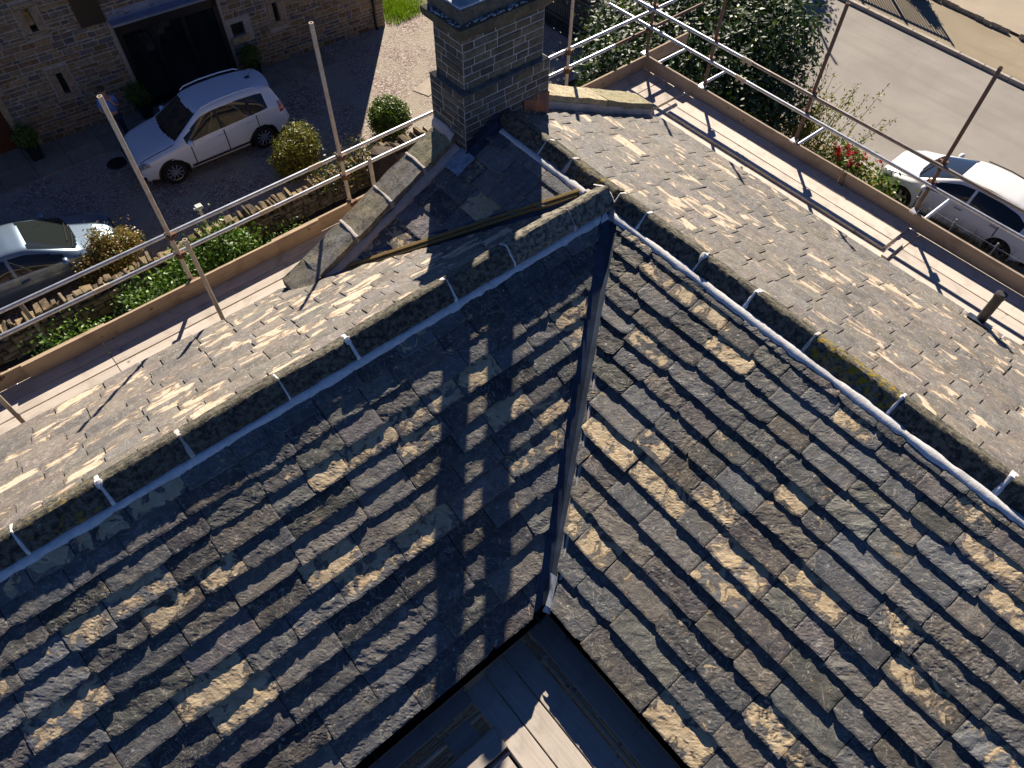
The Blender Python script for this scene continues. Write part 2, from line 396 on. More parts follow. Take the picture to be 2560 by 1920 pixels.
M['frame'] = plain("dark_frame", (0.01, 0.01, 0.012), 0.35)
M['bluetop'] = plain("canopy_sky_blue", (0.3, 0.36, 0.48), 0.3, 0.6, col2=(0.2, 0.25, 0.36), scale=3)  # blue base colour stands in for sky reflected on the hood top
M['glass'] = glass_mat("dark_glass"); M['door_glass'] = glass_mat("door_glass", (0.012, 0.015, 0.017), 0.62)
M['room'] = plain("room_wall", (0.75, 0.77, 0.76), 0.9); M['roomfloor'] = plain("room_floor", (0.25, 0.25, 0.25), 0.5)
M['oak'] = wood_mat("red_brown_door", (0.2, 0.06, 0.025), (0.12, 0.04, 0.02), 2)
M['white'] = plain("white_paint_trim", (0.75, 0.75, 0.73), 0.5)
M['pole_green'] = plain("pale_post", (0.6, 0.64, 0.6), 0.6, col2=(0.42, 0.47, 0.43), scale=10)
M['leaf'] = leaf_mat("leaf"); M['leaf_gloss'] = leaf_mat("glossy_leaf", 0.5, 0.18); M['dryleaf'] = leaf_mat("dry_stem", 0.8, 0.2)
M['petal'] = leaf_mat("petal", 0.6, 0.3)
M['bark'] = plain("bark", (0.1, 0.07, 0.045), 0.95, col2=(0.05, 0.035, 0.025), scale=12, bmp=0.8, bscale=30, bdist=0.02)
M['potb'] = plain("black_planter", (0.015, 0.015, 0.018), 0.5)
M['rope'] = plain("twine", (0.1, 0.07, 0.05), 0.9, col2=(0.3, 0.24, 0.18), scale=30)
M['post'] = plain("timber_post", (0.42, 0.33, 0.22), 0.85, col2=(0.3, 0.23, 0.15), scale=9, bmp=0.3)
M['mhole'] = plain("cast_cover", (0.03, 0.025, 0.022), 0.7, 0.3, bmp=0.5, bscale=60)
M['skin'] = plain("skin", (0.5, 0.27, 0.19), 0.6); M['shirt'] = plain("blue_cotton", (0.12, 0.25, 0.6), 0.85, bmp=0.2)
M['jeans'] = plain("dark_denim", (0.015, 0.02, 0.05), 0.85); M['hair'] = plain("brown_hair", (0.06, 0.03, 0.018), 0.7); M['shoe'] = plain("dark_shoe", (0.02, 0.02, 0.02), 0.6)
M['tyre'] = plain("tyre_rubber", (0.012, 0.012, 0.012), 0.8); M['rim'] = plain("alloy", (0.5, 0.52, 0.55), 0.3, 0.8)
M['trim'] = plain("black_trim", (0.012, 0.012, 0.013), 0.5); M['tail'] = plain("red_lens", (0.45, 0.01, 0.02), 0.1, coat=1.0)
M['lamp'] = plain("clear_lens", (0.55, 0.58, 0.6), 0.12, 0.3, col2=(0.1, 0.1, 0.1), scale=9, coat=1.0); M['amber'] = plain("amber_lens", (0.6, 0.2, 0.02), 0.2)
M['chrome'] = plain("chrome", (0.6, 0.6, 0.6), 0.12, 1.0)
M['paint_white'] = plain("blue_cast_white_paint", (0.78, 0.81, 0.87), 0.3, coat=1.0); M['paint_blue'] = plain("steel_blue_paint", (0.20, 0.27, 0.36), 0.3, 0.55, coat=1.0)  # blue cast in the SUV's white stands in for skylit shade
M['paint_white2'] = plain("cream_white_paint", (0.86, 0.85, 0.83), 0.3, coat=1.0)

# ------------------------------------------------------------------ the slated house (z of the deck = 0 in these builders)
ZR, XR, YR, SL, SR = 1.914, 4.9, 4.0, 0.59, 0.4716
AL, AR = math.atan(SL), math.atan(SR)
house = thing("stone_house", "stone slated house with two ridges meeting at a valley and a tall stone chimney", "house", (4.9, 4.0, 0))

PAL = A([(.20, .18, .16), (.17, .172, .172), (.15, .145, .14), (.22, .185, .15), (.185, .18, .15), (.14, .14, .145), (.20, .17, .165)])

def slates(mb, O, S, Dn, Nn, smin, smax, tails, res, seed, relief, thick, widths, clip, tan_pts=(), tan_rate=0.12, tint=1.0, base_a=0.2, vary=1.0, gaps=(0.003, 0.009), grow=(1, 1), tan_a=(.36, .44), tone_v=(.8, 1.18)):
    O, S, Dn, Nn = (A(k, float) for k in (O, S, Dn, Nn)); r = np.random.default_rng(seed)
    tp = A(tan_pts, float).reshape(-1, 2)
    for ci in range(1, len(tails)):
        dt = tails[ci]; ex = dt - tails[ci - 1]; s = smin - r.uniform(0, 0.4)
        while s < smax:
            w = r.uniform(*widths) * (0.75 + 0.5 * (ci / len(tails))); g = r.uniform(*gaps)
            t = r.uniform(*thick) * (grow[0] + (grow[1] - grow[0]) * min(1, ci / (len(tails) * .6))); off = r.normal(0, 0.008); rot = r.normal(0, 0.010)
            k = int(r.integers(1, 10 ** 6)); col = (PAL[r.integers(len(PAL))] * vary + PAL.mean(0) * A([1.06, 1.0, .93]) * (1 - vary)) * r.uniform(*tone_v) * tint * (A([.95, 1.0, 1.06]) if tint < .8 else 1.0)  # near slopes' shade is put into a darker, cooler slate tint
            s_a, s_b = s + g / 2, s + w - g / 2; s += w
            up = ex + 0.09; nx = max(4, int(round((s_b - s_a) / res))); ny = max(4, int(round(up / res)))
            u = np.linspace(0, 1, nx + 1); v = np.linspace(0, 1, ny + 1)
            sj = 0.004 * (vn(v * 5, v * 0 + 1, k) - .5); sj2 = 0.004 * (vn(v * 5, v * 0 + 2, k) - .5)
            U, W = np.meshgrid(u, v, indexing='ij')
            SS = (s_a + sj)[None, :] * (1 - U) + (s_b + sj2)[None, :] * U
            tj = 0.010 * (fbm(SS[:, -1] * 16, SS[:, -1] * 0, k, 3) - .5)
            # chipped corners
            for cu, kk in ((0, 3), (1, 4)):
                if r.random() < 0.35:
                    tj = tj - r.uniform(0.01, 0.035) * np.clip(1 - np.abs(u - cu) / r.uniform(.08, .2), 0, 1)
            dtail = dt + off + tj + rot * (SS[:, -1] - (s_a + s_b) / 2)
            DD = (dt - up) * (1 - W) + dtail[:, None] * W
            inside, SS, DD = clip(SS, DD)
            if not inside: continue
            rel = relief * (0.45 + 0.9 * r.random())
            th = r.uniform(0, math.pi); ca, sa = math.cos(th), math.sin(th)
            x1, y1 = (SS * ca + DD * sa), (-SS * sa + DD * ca)
            f = fbm(x1 * 7, y1 * 16, k, 4)
            q = f * 6; fl = np.floor(q); fr = np.clip((q - fl) * 5, 0, 1); ter = (fl + fr) / 6
            hh = rel * 2.4 * (ter - .5) + rel * 0.5 * (fbm(SS * 36, DD * 36, k + 5, 2) - .5)
            hh = hh + rel * 0.5 * (vn(SS * 2.3, DD * 2.3, k + 9) - .5)
            tilt = t / (ex * 1.12)
            H = t - (dt - DD) * tilt + hh * np.clip((DD - (dt - up)) / 0.1, 0.1, 1)
            edge = np.minimum(np.minimum(U, 1 - U) * w / 0.012, (1 - W) * up / 0.012)
            H = H - 0.003 * np.clip(1 - edge, 0, 1)
            alpha = base_a + 0.06 * r.random()
            if r.random() < tan_rate: alpha = r.uniform(*tan_a)
            if len(tp):
                X = O + S * ((s_a + s_b) / 2) + Dn * (dt - ex / 2)
                inn = (tp @ A([S[:2], Dn[:2]]).T - A([O[:2] @ S[:2], O[:2] @ Dn[:2]]))
                nd = np.hypot(*Dn[:2]); hit = (inn[:, 0] > s_a) & (inn[:, 0] < s_b) & (inn[:, 1] / nd ** 2 > dt - ex) & (inn[:, 1] / nd ** 2 < dt)
                if hit.any(): alpha = r.uniform(.40, .5)
            rim = np.clip(1 - np.minimum(np.minimum(U, 1 - U) * w, np.minimum((1 - W) * up, 1.0)) / .05, 0, 1).reshape(-1)
            c4 = np.concatenate([np.tile(col, (rim.size, 1)), (alpha - .13 * rim * (alpha > .3))[:, None]], 1)
            P = O + SS[..., None] * S + DD[..., None] * Dn + H[..., None] * Nn
            mb.grid(P, col=c4)
            # edges: both sides and the thick lower edge, ragged
            ring = np.concatenate([P[0, :, :], P[1:, -1, :], P[-1, -2::-1, :]])
            hr = np.concatenate([H[0, :], H[1:, -1], H[-1, -2::-1]])
            bot = ring - (hr + 0.012)[:, None] * Nn - np.concatenate([np.zeros(ny + 1), np.full(nx, 1), np.zeros(ny)])[:, None] * Dn * 0.004
            rr = np.stack([ring, bot], 1)
            mb.grid(rr, col=np.tile(A([*(col * 0.9), 0.25]), (len(ring) * 2, 1)))

def tails(d0, d1, n, grow):
    e = np.linspace(1, grow, n); e = e / e.sum() * (d1 - d0); return np.concatenate([[d0], d0 + np.cumsum(e)])

cl, sl_, cr, sr_ = math.cos(AL), math.sin(AL), math.cos(AR), math.sin(AR)
NLT = [(-0.68, 3.27), (-0.41, 3.08), (-1.47, 2.92), (-0.6, 2.47), (-0.92, 2.19), (-1.93, 2.9), (-1.43, 3.32), (-1.26, 3.83), (2.74, 2.66), (2.67, 2.93), (1.17, 3.31), (1.84, 3.33), (1.02, 2.5), (0.65, 2.46), (0.72, 3.31), (2.81, 2.75), (-0.61, 2.48), (-1.46, 2.9), (2.51, 3.37), (-0.53, 3.74), (-1.02, 3.28), (0.46, 2.69)]
NRT = [(3.37, 0.1), (3.11, 0.74), (2.88, 0.53), (3.14, 0.37), (3.34, -0.99), (2.45, -0.35), (3.55, -0.79), (4.12, -1.09), (3.51, -0.69), (4.31, -0.68), (3.97, 2.31), (3.14, 1.37), (3.14, 0.77), (3.37, 1.22), (2.43, 1.44), (3.08, 1.98), (1.93, 0.1), (2.93, 0.56), (4.13, -0.95), (3.8, 0.5), (4.35, 1.75), (4.42, 2.4)]
xv = lambda y: XR + (y - YR) * 1.25          # near valley in plan
xw = lambda y: XR - (y - YR) * 1.25          # far valley in plan
XMIN, YMIN = -4.2, -3.6

# slope facing the camera on the x wing (s along +x, d down towards -y)
def clipNL(S, Dd):
    lim = xv(YR - Dd * cl) - 0.19
    return (S < lim).any(), np.minimum(S, lim), Dd
mb = HB()
tn = tails(0.16, 2.95, 12, 1.65)
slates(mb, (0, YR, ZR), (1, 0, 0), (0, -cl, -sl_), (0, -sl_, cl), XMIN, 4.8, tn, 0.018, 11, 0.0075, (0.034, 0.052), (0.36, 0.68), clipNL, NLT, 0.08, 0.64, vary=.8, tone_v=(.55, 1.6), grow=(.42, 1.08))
mb.add([(XMIN, YR, ZR - .012), (XR, YR, ZR - .012), (xv(1.52), 1.52, ZR - SL * (YR - 1.52) - .012), (XMIN, 1.52, ZR - SL * (YR - 1.52) - .012)], [(0, 1, 2, 3)], col=(.05, .05, .05, 0))
mb.build("roof_slope", M['slate'], house)
# slope facing the camera on the y wing (s along +y)
def clipNR(S, Dd):
    lim = YR - .8 * Dd * cr + 0.04
    return (S < lim - 0.14).any(), np.minimum(S, lim - 0.11), Dd
mb = HB()
tr = tails(0.16, 3.5, 14, 1.6)
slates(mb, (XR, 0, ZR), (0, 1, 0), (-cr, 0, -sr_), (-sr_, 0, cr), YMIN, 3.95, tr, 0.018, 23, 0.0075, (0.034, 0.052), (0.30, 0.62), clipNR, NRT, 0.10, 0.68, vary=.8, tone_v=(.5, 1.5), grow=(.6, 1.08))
mb.add([(XR, YR, ZR - .012), (XR, YMIN, ZR - .012), (1.78, YMIN, ZR - SR * (XR - 1.78) - .012), (1.78, YR - .8 * (XR - 1.78), ZR - SR * (XR - 1.78) - .012)], [(0, 1, 2, 3)], col=(.05, .05, .05, 0))
mb.build("roof_slope", M['slate'], house)
# the same slope beyond the far valley, under the chimney
def clipNB(S, Dd):
    lim = YR + .8 * Dd * cr + 0.10
    return (S > lim).any(), np.maximum(S, lim), Dd
mb = HB()
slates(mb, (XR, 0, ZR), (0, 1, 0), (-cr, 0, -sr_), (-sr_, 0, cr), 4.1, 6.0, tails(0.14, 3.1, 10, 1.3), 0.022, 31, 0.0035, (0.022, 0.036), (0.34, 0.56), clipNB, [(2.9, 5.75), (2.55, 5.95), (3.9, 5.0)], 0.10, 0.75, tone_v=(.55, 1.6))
mb.add([(XR, YR, ZR - .012), (1.9, YR + .8 * 3, ZR - SR * 3 - .012), (1.9, 6.1, ZR - SR * 3 - .012), (XR, 6.1, ZR - .012)], [(0, 1, 2, 3)], col=(.05, .05, .05, 0))
mb.build("roof_slope", M['slate'], house)
# sunny slope of the x wing (s along -x... +x), d towards +y
def clipFL(S, Dd):
    lim = xw(YR + Dd * cl) - 0.06
    return (S < lim).any(), np.minimum(S, lim), Dd
mb = HB()
slates(mb, (0, YR, ZR), (1, 0, 0), (0, cl, -sl_), (0, sl_, cl), XMIN, 4.8, tails(0.16, 2.86, 12, 1.5), 0.03, 41, 0.0030, (0.018, 0.032), (0.32, 0.62), clipFL, (), 0.48, .88, 0.24, .45, (.005, .02), tan_a=(.31, .45))
mb.add([(XMIN, YR, ZR - .012), (XMIN, 6.4, ZR - SL * 2.4 - .012), (xw(6.4), 6.4, ZR - SL * 2.4 - .012), (XR, YR, ZR - .012)], [(0, 1, 2, 3)], col=(.05, .05, .05, 0))
mb.build("roof_slope", M['slate_x'], house)
# sunny slope of the y wing
def clipFR(S, Dd):
    return (S < 6.02).any(), np.minimum(S, 6.02), Dd
mb = HB()
slates(mb, (XR, 0, ZR), (0, 1, 0), (cr, 0, -sr_), (sr_, 0, cr), YMIN, 6.02, tails(0.12, 3.5, 14, 1.5), 0.03, 53, 0.0030, (0.018, 0.032), (0.32, 0.62), clipFR, (), 0.40, .88, 0.235, .45, (.005, .02), tan_a=(.30, .44))
mb.add([(XR, YMIN, ZR - .012), (8.02, YMIN, ZR - SR * 3.12 - .012), (8.02, 6.1, ZR - SR * 3.12 - .012), (XR, 6.1, ZR - .012)], [(0, 1, 2, 3)], col=(.05, .05, .05, 0))
mb.build("roof_slope", M['slate_y'], house)

# ridge stones: profile (across, height) with a narrow near face and a broader far face
def ridge_stone(ax, a0, a1, c, sgn, pn, pf, hz, seed, moss=0.0, lift=0.0, tone=1.0):
    r = np.random.default_rng(seed); L = abs(a1 - a0); n = max(6, int(L / 0.025))
    sl1 = (SL if ax == 'x' else SR)
    kk = 1.0 if ax == 'x' else 1.0
    prof = [(-pn - .004, -pn * sl1 - .03), (-pn, hz - pn * kk), (-pn * .5, hz - pn * kk * .5 + .004), (-.02, hz - .006), (0.012, hz), (.03, hz - .008), (pf * .5, hz - pf * .55 * sl1), (pf, hz - pf * sl1 - .01), (pf + .004, -pf * sl1 - .02)]
    s = np.linspace(a0, a1, n + 1); m = 24
    pt = A(prof); tt = np.linspace(0, len(prof) - 1, m); px = np.interp(tt, range(len(prof)), pt[:, 0]); pz = np.interp(tt, range(len(prof)), pt[:, 1])
    SS, PX = np.meshgrid(s, px, indexing='ij'); PZ = np.tile(pz, (n + 1, 1))
    jit = 0.018 * (fbm(SS * 9, PX * 25, seed, 3) - .5) + r.normal(0, .005) + (SS - s[0]) * r.normal(0, .012)
    groove = 0.0
    if sgn: groove = 0.007 * (fbm(SS * 38 + 2 * PX, PX * 9, seed + 2, 3) - .5) * (PX < -0.015) * 2
    PZ = PZ + jit + groove + lift + 0.004 * np.sin(SS * 3 + seed)
    PX = PX + 0.008 * (fbm(SS * 6, PX * 9, seed + 4, 2) - .5)
    if ax == 'x': P = np.stack([SS, c + PX, ZR + PZ], -1)
    else: P = np.stack([c + PX, SS, ZR + PZ], -1)
    mb = HB(); t = tone * r.uniform(.85, 1.15)
    C = np.zeros(P.shape[:2] + (4,)); C[..., :3] = t; C[..., 3] = moss
    mb.grid(P, col=C)
    for e in (0, -1): mb.ngon(P[e], col=(t, t, t, 0))
    return mb.build("ridge_stone", M['ridge'], house, smooth=30)
ji = 0.012
xs = [-4.0, -3.4, -2.75, -2.05, -1.377, -0.733, -0.07, 0.826, 1.526, 2.627, 3.362, 4.179, 4.759]
for k in range(len(xs) - 1):
    ridge_stone('x', xs[k] + ji, xs[k + 1] - ji, 4.03, 1, .135, .15, .115, 100 + k, [0.16, 0.2, .24, .30, .34, .25, .1, .1, .05, .0, .05, .1, .1][k], 0.04 if k in (10, 11) else 0.0, 1.7 if k in (10, 11) else 1.0)  # brighter tone on the apex stones stands in for sunlight
ys = [-3.6, -2.8, -2.1, -1.35, -0.485, 0.512, 1.405, 2.09, 2.738, 3.528, 3.92]
for k in range(len(ys) - 1):
    ridge_stone('y', ys[k] + ji, ys[k + 1] - ji, 4.85, 1, .15, .13, .066, 140 + k, [.2, .2, .25, .3, .12, .42, .3, .1, .15, .12][k])
ys2 = [3.99, 4.69, 5.108, 5.87]
for k in range(3):
    ridge_stone('y', ys2[k] + ji, ys2[k + 1] - ji, 4.86, 1, .14, .15, .06, 160 + k, [.35, .2, .1][k])

# pale mortar: the bed along the ridges and the joints between stones
def wobble_strip(pts, w, h, seed, n=None, up=A([0, 0, 1.0])):
    pts = A(pts, float); seg = np.linalg.norm(np.diff(pts, axis=0), axis=1); d = np.concatenate([[0], np.cumsum(seg)])
    n = n or max(8, int(d[-1] / 0.04)); t = np.linspace(0, d[-1], n)
    P = np.stack([np.interp(t, d, pts[:, k]) for k in range(3)], 1)
    T = np.gradient(P, axis=0); T /= np.linalg.norm(T, axis=1, keepdims=True)
    side = np.cross(T, up); side /= np.linalg.norm(side, axis=1, keepdims=True)
    ww = w * (0.6 + 0.8 * fbm(t * 7, t * 0, seed, 3)); rows = []
    for a, b in ((-1, -0.9), (-.8, .3), (-.2, 1), (.4, .9), (1, -0.9)):
        rows.append(P + side * (ww * a / 2)[:, None] + up * (h * b + min(.006, h * .5) * (fbm(t * 12, t * 0 + a, seed + 3, 2) - .5))[:, None])
    return np.stack(rows, 1)
nL, nR_ = A([0, -sl_, cl]), A([-sr_, 0, cr])
mb = HB(); yb = 4.03 - .135 - .028
mb.grid(wobble_strip([(-4.1, yb, ZR - SL * (YR - yb) + .012), (4.62, yb, ZR - SL * (YR - yb) + .012)], .085, .008, 5, up=nL))
mb.build("ridge_mortar", M['mortar'], house, smooth=True)
mb = HB(); xb = 4.85 - .15 - .028
mb.grid(wobble_strip([(xb, 3.85, ZR - SR * (XR - xb) + .026), (xb, -3.6, ZR - SR * (XR - xb) + .026)], .09, .010, 6, up=nR_))
mb.build("ridge_mortar", M['mortar'], house, smooth=True)
mb = HB(); xb = 4.86 - .14 - .03
mb.grid(wobble_strip([(xb, 5.86, ZR - SR * (XR - xb) + .02), (xb, 4.3, ZR - SR * (XR - xb) + .02)], .085, .009, 8, up=nR_))
mb.build("ridge_mortar", M['mortar'], house, smooth=True)
def joint(ax, a, c, pn, pf, hz, s, seed, lift=0.0):
    kk = 1.0
    prof = [(-pn - .012, -pn * s - .02), (-pn - .004, hz - pn * kk), (0, hz + .002), (pf * .7, hz - pf * .6 * s)]
    pts = [((a, c + x, ZR + z + lift) if ax == 'x' else (c + x, a, ZR + z + lift)) for x, z in prof]
    mb = HB(); r = np.random.default_rng(seed)
    up = A([0, -.6, .8]) if ax == 'x' else A([-.6, 0, .8])
    mb.grid(wobble_strip(pts, r.uniform(.015, .05), .005, seed, 30, up=up))
    if seed % 3 == 1:
        c0 = A(pts[2]); X, Y = np.meshgrid(np.linspace(-1, 1, 9), np.linspace(-1, 1, 9), indexing='ij'); rr_ = r.uniform(.012, .03) + r.uniform(.02, .06) * fbm(np.arctan2(X, Y) * 1.3 + 3, X + 2, seed, 3)
        q = np.maximum(np.abs(X), np.abs(Y)) / (np.hypot(X, Y) + 1e-6); ex, ey = X * q * rr_ * (1.1 if ax == 'y' else .8), Y * q * rr_ * (.8 if ax == 'y' else 1.1)
        dd_ = np.hypot(X, Y) * q; off_ = (ey if ax == 'x' else ex); mb.grid(np.stack([c0[0] + ex, c0[1] + ey, c0[2] + .010 * (1 - dd_) - np.abs(off_) * .45 + .004 - .03 * (dd_ > .95)], -1))
    return mb.build("mortar_joint", M['mortar' if seed % 5 else 'mortar_grey'], house, smooth=True)
for k, x in enumerate(xs[1:-1]): joint('x', x, 4.03, .135, .15, .118, SL, 300 + k, .014 if k in (9, 10) else 0)
for k, y in enumerate(ys[1:]): joint('y', y, 4.85, .15, .13, .069, SR, 330 + k)
for k, y in enumerate(ys2[1:3]): joint('y', y, 4.86, .14, .15, .063, SR, 350 + k)
# mortar where the two ridges meet
mb = HB()
u = np.linspace(0, 1, 16); Ua, Va = np.meshgrid(u, u, indexing='ij')
px = 4.80 + .02 - .42 * Ua * (1 - .35 * Va) * .55 - .02; py = 3.98 - .34 * Va
pz = np.minimum(ZR - SL * (YR - py), ZR - SR * np.abs(XR - px)) + .03 + .012 * fbm(px * 20, py * 20, 3, 2)
mb.grid(np.stack([px, py, pz], -1)); mb.build("ridge_mortar", M['mortar_grey'], house, smooth=True)
mb = HB(); mb.grid(wobble_strip([(4.70, 4.28, ZR - .06), (4.72, 4.05, ZR - .045), (4.77, 3.95, ZR + .0)], .12, .03, 17)); mb.build("ridge_mortar", M['mortar_grey'], house, smooth=True)
mb = HB(); mb.grid(wobble_strip([(4.772, 3.9, ZR - .06), (4.775, 4.0, ZR + .06), (4.772, 4.1, ZR + .09), (4.768, 4.22, ZR + .03)], .05, .012, 19, up=A([.8, 0, .6]))); mb.build("mortar_joint", M['mortar'], house, smooth=True)

# near valley: lead trough running from where the ridges meet down to the gutter corner
def vpt(t, side, off, h):
    """t: 0 at the apex, 1 at the eaves; side -1 on the x wing slope, +1 on the y wing slope"""
    y = 3.93 + (1.47 - 3.93) * t; x = xv(y)
    if side < 0:
        x2 = x - off; return A([x2, y, ZR - SL * (YR - y)]) + nL * h
    y2 = y - off; return A([x, y2, ZR - SR * (XR - x)]) + nR_ * h
tt = np.linspace(0, 1.0, 60); mb = HB()
rows = []
for side, off, h in ((-1, .22, .016), (-1, .205, .02), (-1, .19, -.004), (-1, .05, -.006), (-1, 0, -.008), (1, .03, -.006), (1, .07, .0), (1, .09, .008), (1, .115, .003)):
    rows.append(A([vpt(t, side, off + .006 * (vn(A(t * 40), A(off * 50), 4) - .5), h) for t in tt]))
mb.grid(np.stack(rows, 1)); mb.build("lead_valley", M['lead'], house, smooth=30)
mb = HB(); mb.grid(wobble_strip([vpt(t, 1, .12, .02) for t in np.linspace(.42, .93, 8)], .03, .007, 27, up=nR_)); mb.build("valley_mortar", M['mortar_grey'], house, smooth=True)
mb = HB(); e0 = vpt(.95, 1, .05, .03); e1 = vpt(1.02, -1, .02, .03)
P = [[vpt(.93, -1, .03, .015), vpt(.93, 1, .09, .045)], [vpt(.97, -1, .0, .03), vpt(.97, 1, .08, .045)], [vpt(1.0, -1, .03, .03), vpt(1.0, 1, .07, .04)], [vpt(1.015, -1, .03, -.02), vpt(1.015, 1, .06, -.01)]]
mb.grid(A(P)); mb.build("lead_flap", M['lead_pale'], house)
# far valley: lead gutter and the timber fillet under the cut slates
mb = HB(); rows = []
for off, h in ((-.14, .01), (-.02, -.002), (.03, -.006), (.07, .0), (.2, .02)):
    r_ = []
    for t in np.linspace(0, 1, 40):
        x = 4.78 + (2.0 - 4.78) * t; y = YR + .8 * (XR - x) + off
        z = min(ZR - SL * (y - YR), ZR - SR * (XR - x)) if off else ZR - SR * (XR - x)
        z = ZR - SR * (XR - x) if off > 0 else ZR - SL * (y - YR)
        r_.append((x, y, z + h))
    rows.append(r_)
mb.grid(A(rows)); mb.build("lead_valley", M['lead'], house, smooth=30)
mb = HB(); p0, p1 = A([4.68, 4.36, ZR - SR * .22 + .02]), A([2.17, 6.21, ZR - SR * 2.73 + .02]); d = p1 - p0
mb.obox((p0 + p1) / 2, d, np.cross(nR_, d), nR_, (np.linalg.norm(d) / 2, .021, .018), bev=.004)
mb.obox((p0 + p1) / 2 + A([-.01, -.05, -.012]), d, np.cross(nR_, d), nR_, (np.linalg.norm(d) / 2 - .05, .018, .014), bev=.004)
mb.build("timber_fillet", M['fillet'], house)

# gable coping: y from 6.07 to 6.45
def cope(x0, x1, side, seed, z_in, thick, first=False, last=False, tone=(.3, .26, .18)):
    n = max(5, int(abs(x1 - x0) / .03)); x = np.linspace(x0, x1, n + 1); y = np.linspace(6.07, 6.45, 14)
    X, Y = np.meshgrid(x, y, indexing='ij'); Z = ZR - SR * np.abs(X - XR) + z_in + .03 * (fbm(X * 6, Y * 6, seed, 3) - .5)
    Yw = Y + .035 * (fbm(X * 7, Y * 2, seed + 3, 3) - .5)
    top = np.stack([X, Yw, Z], -1); mb = HB(); r = np.random.default_rng(seed); c = A(tone) * r.uniform(.85, 1.15)
    mb.grid(top, col=(*c, 0))
    for a in (0, -1):
        e = top[:, a]; mb.grid(np.stack([e, e - A([0, 0, thick])], 1), col=(*(c * .9), 0))
        e = top[a, :]; mb.grid(np.stack([e, e - A([0, 0, thick])], 1), col=(*(c * .9), 0))
    return mb.build("coping_stone", M['cope'], house, smooth=30)
cx = [2.16, 2.75, 3.28, 3.785, 4.28]
for k in range(4): cope(cx[k] + .003, cx[k + 1] - .003, -1, 400 + k, .15 + .0 * k, .14, tone=[(.26, .25, .23), (.27, .24, .18), (.22, .21, .2), (.34, .31, .2)][k])
rx = [5.56, 6.9, 7.93]
for k in range(2): cope(rx[k] + .006, rx[k + 1] - .006, 1, 420 + k, .2, .1, tone=[(.42, .36, .24), (.36, .32, .2)][k])
for k, x in enumerate(cx[1:4]):
    mb = HB(); z = ZR - SR * (XR - x) + .155; mb.grid(wobble_strip([(x, 6.06, z - .1), (x, 6.065, z), (x + .01, 6.3, z + .002), (x, 6.45, z)], .045, .004, 430 + k, 24)); mb.build("mortar_joint", M['mortar_grey'], house, smooth=True)
# kneeler stone at the low end of the left coping
mb = HB(); zk = ZR - SR * (XR - 2.16)
for a, b, c_ in (((1.86, 6.02, zk - .16), (2.16, 6.45, zk + .03), (.2, .17, .13, 0)), ((1.98, 5.99, zk - .28), (2.3, 6.44, zk - .165), (.24, .22, .19, 0))):
    mb.box(a, b, col=c_, bev=.03)
X, Y = np.meshgrid(np.linspace(1.84, 2.17, 8), np.linspace(6.04, 6.45, 9), indexing='ij')
mb.grid(np.stack([X, Y, zk + .15 - (2.17 - X) * .42 + .02 * (fbm(X * 9, Y * 9, 5, 2) - .5)], -1), col=(.19, .18, .16, 0))
for yy in (6.04, 6.45): mb.add([(1.84, yy, zk + .012), (2.17, yy, zk + .15), (2.17, yy, zk - .1), (1.84, yy, zk - .1)], [(0, 1, 2, 3)], col=(.15, .14, .12, 0))
mb.add([(1.84, 6.04, zk + .012), (1.84, 6.45, zk + .012), (1.84, 6.45, zk - .1), (1.84, 6.04, zk - .1)], [(0, 1, 2, 3)], col=(.15, .14, .12, 0))
mb.build("kneeler_stone", M['cope'], house)
# mortar fillet between slates and left coping; rendered upstand on the right
mb = HB(); mb.grid(wobble_strip([(2.12, 6.01, ZR - SR * (XR - 2.12) + .035), (4.26, 6.01, ZR - SR * (XR - 4.26) + .035)], .15, .03, 71, up=A([-sr_ * .9, -.4, .8]))); mb.build("mortar_fillet", M['mortar_grey'], house, smooth=True)
mb = HB(); n = 40; x = np.linspace(5.57, 7.94, n); zt = ZR - SR * (x - XR)
P = np.stack([np.stack([x, x * 0 + 6.062, zt + .115], 1), np.stack([x, x * 0 + 6.055 + .004 * vn(x * 9, x * 0, 3), zt - .04], 1)], 1); mb.grid(P)
mb.build("rendered_upstand", M['mortar_grey'], house)

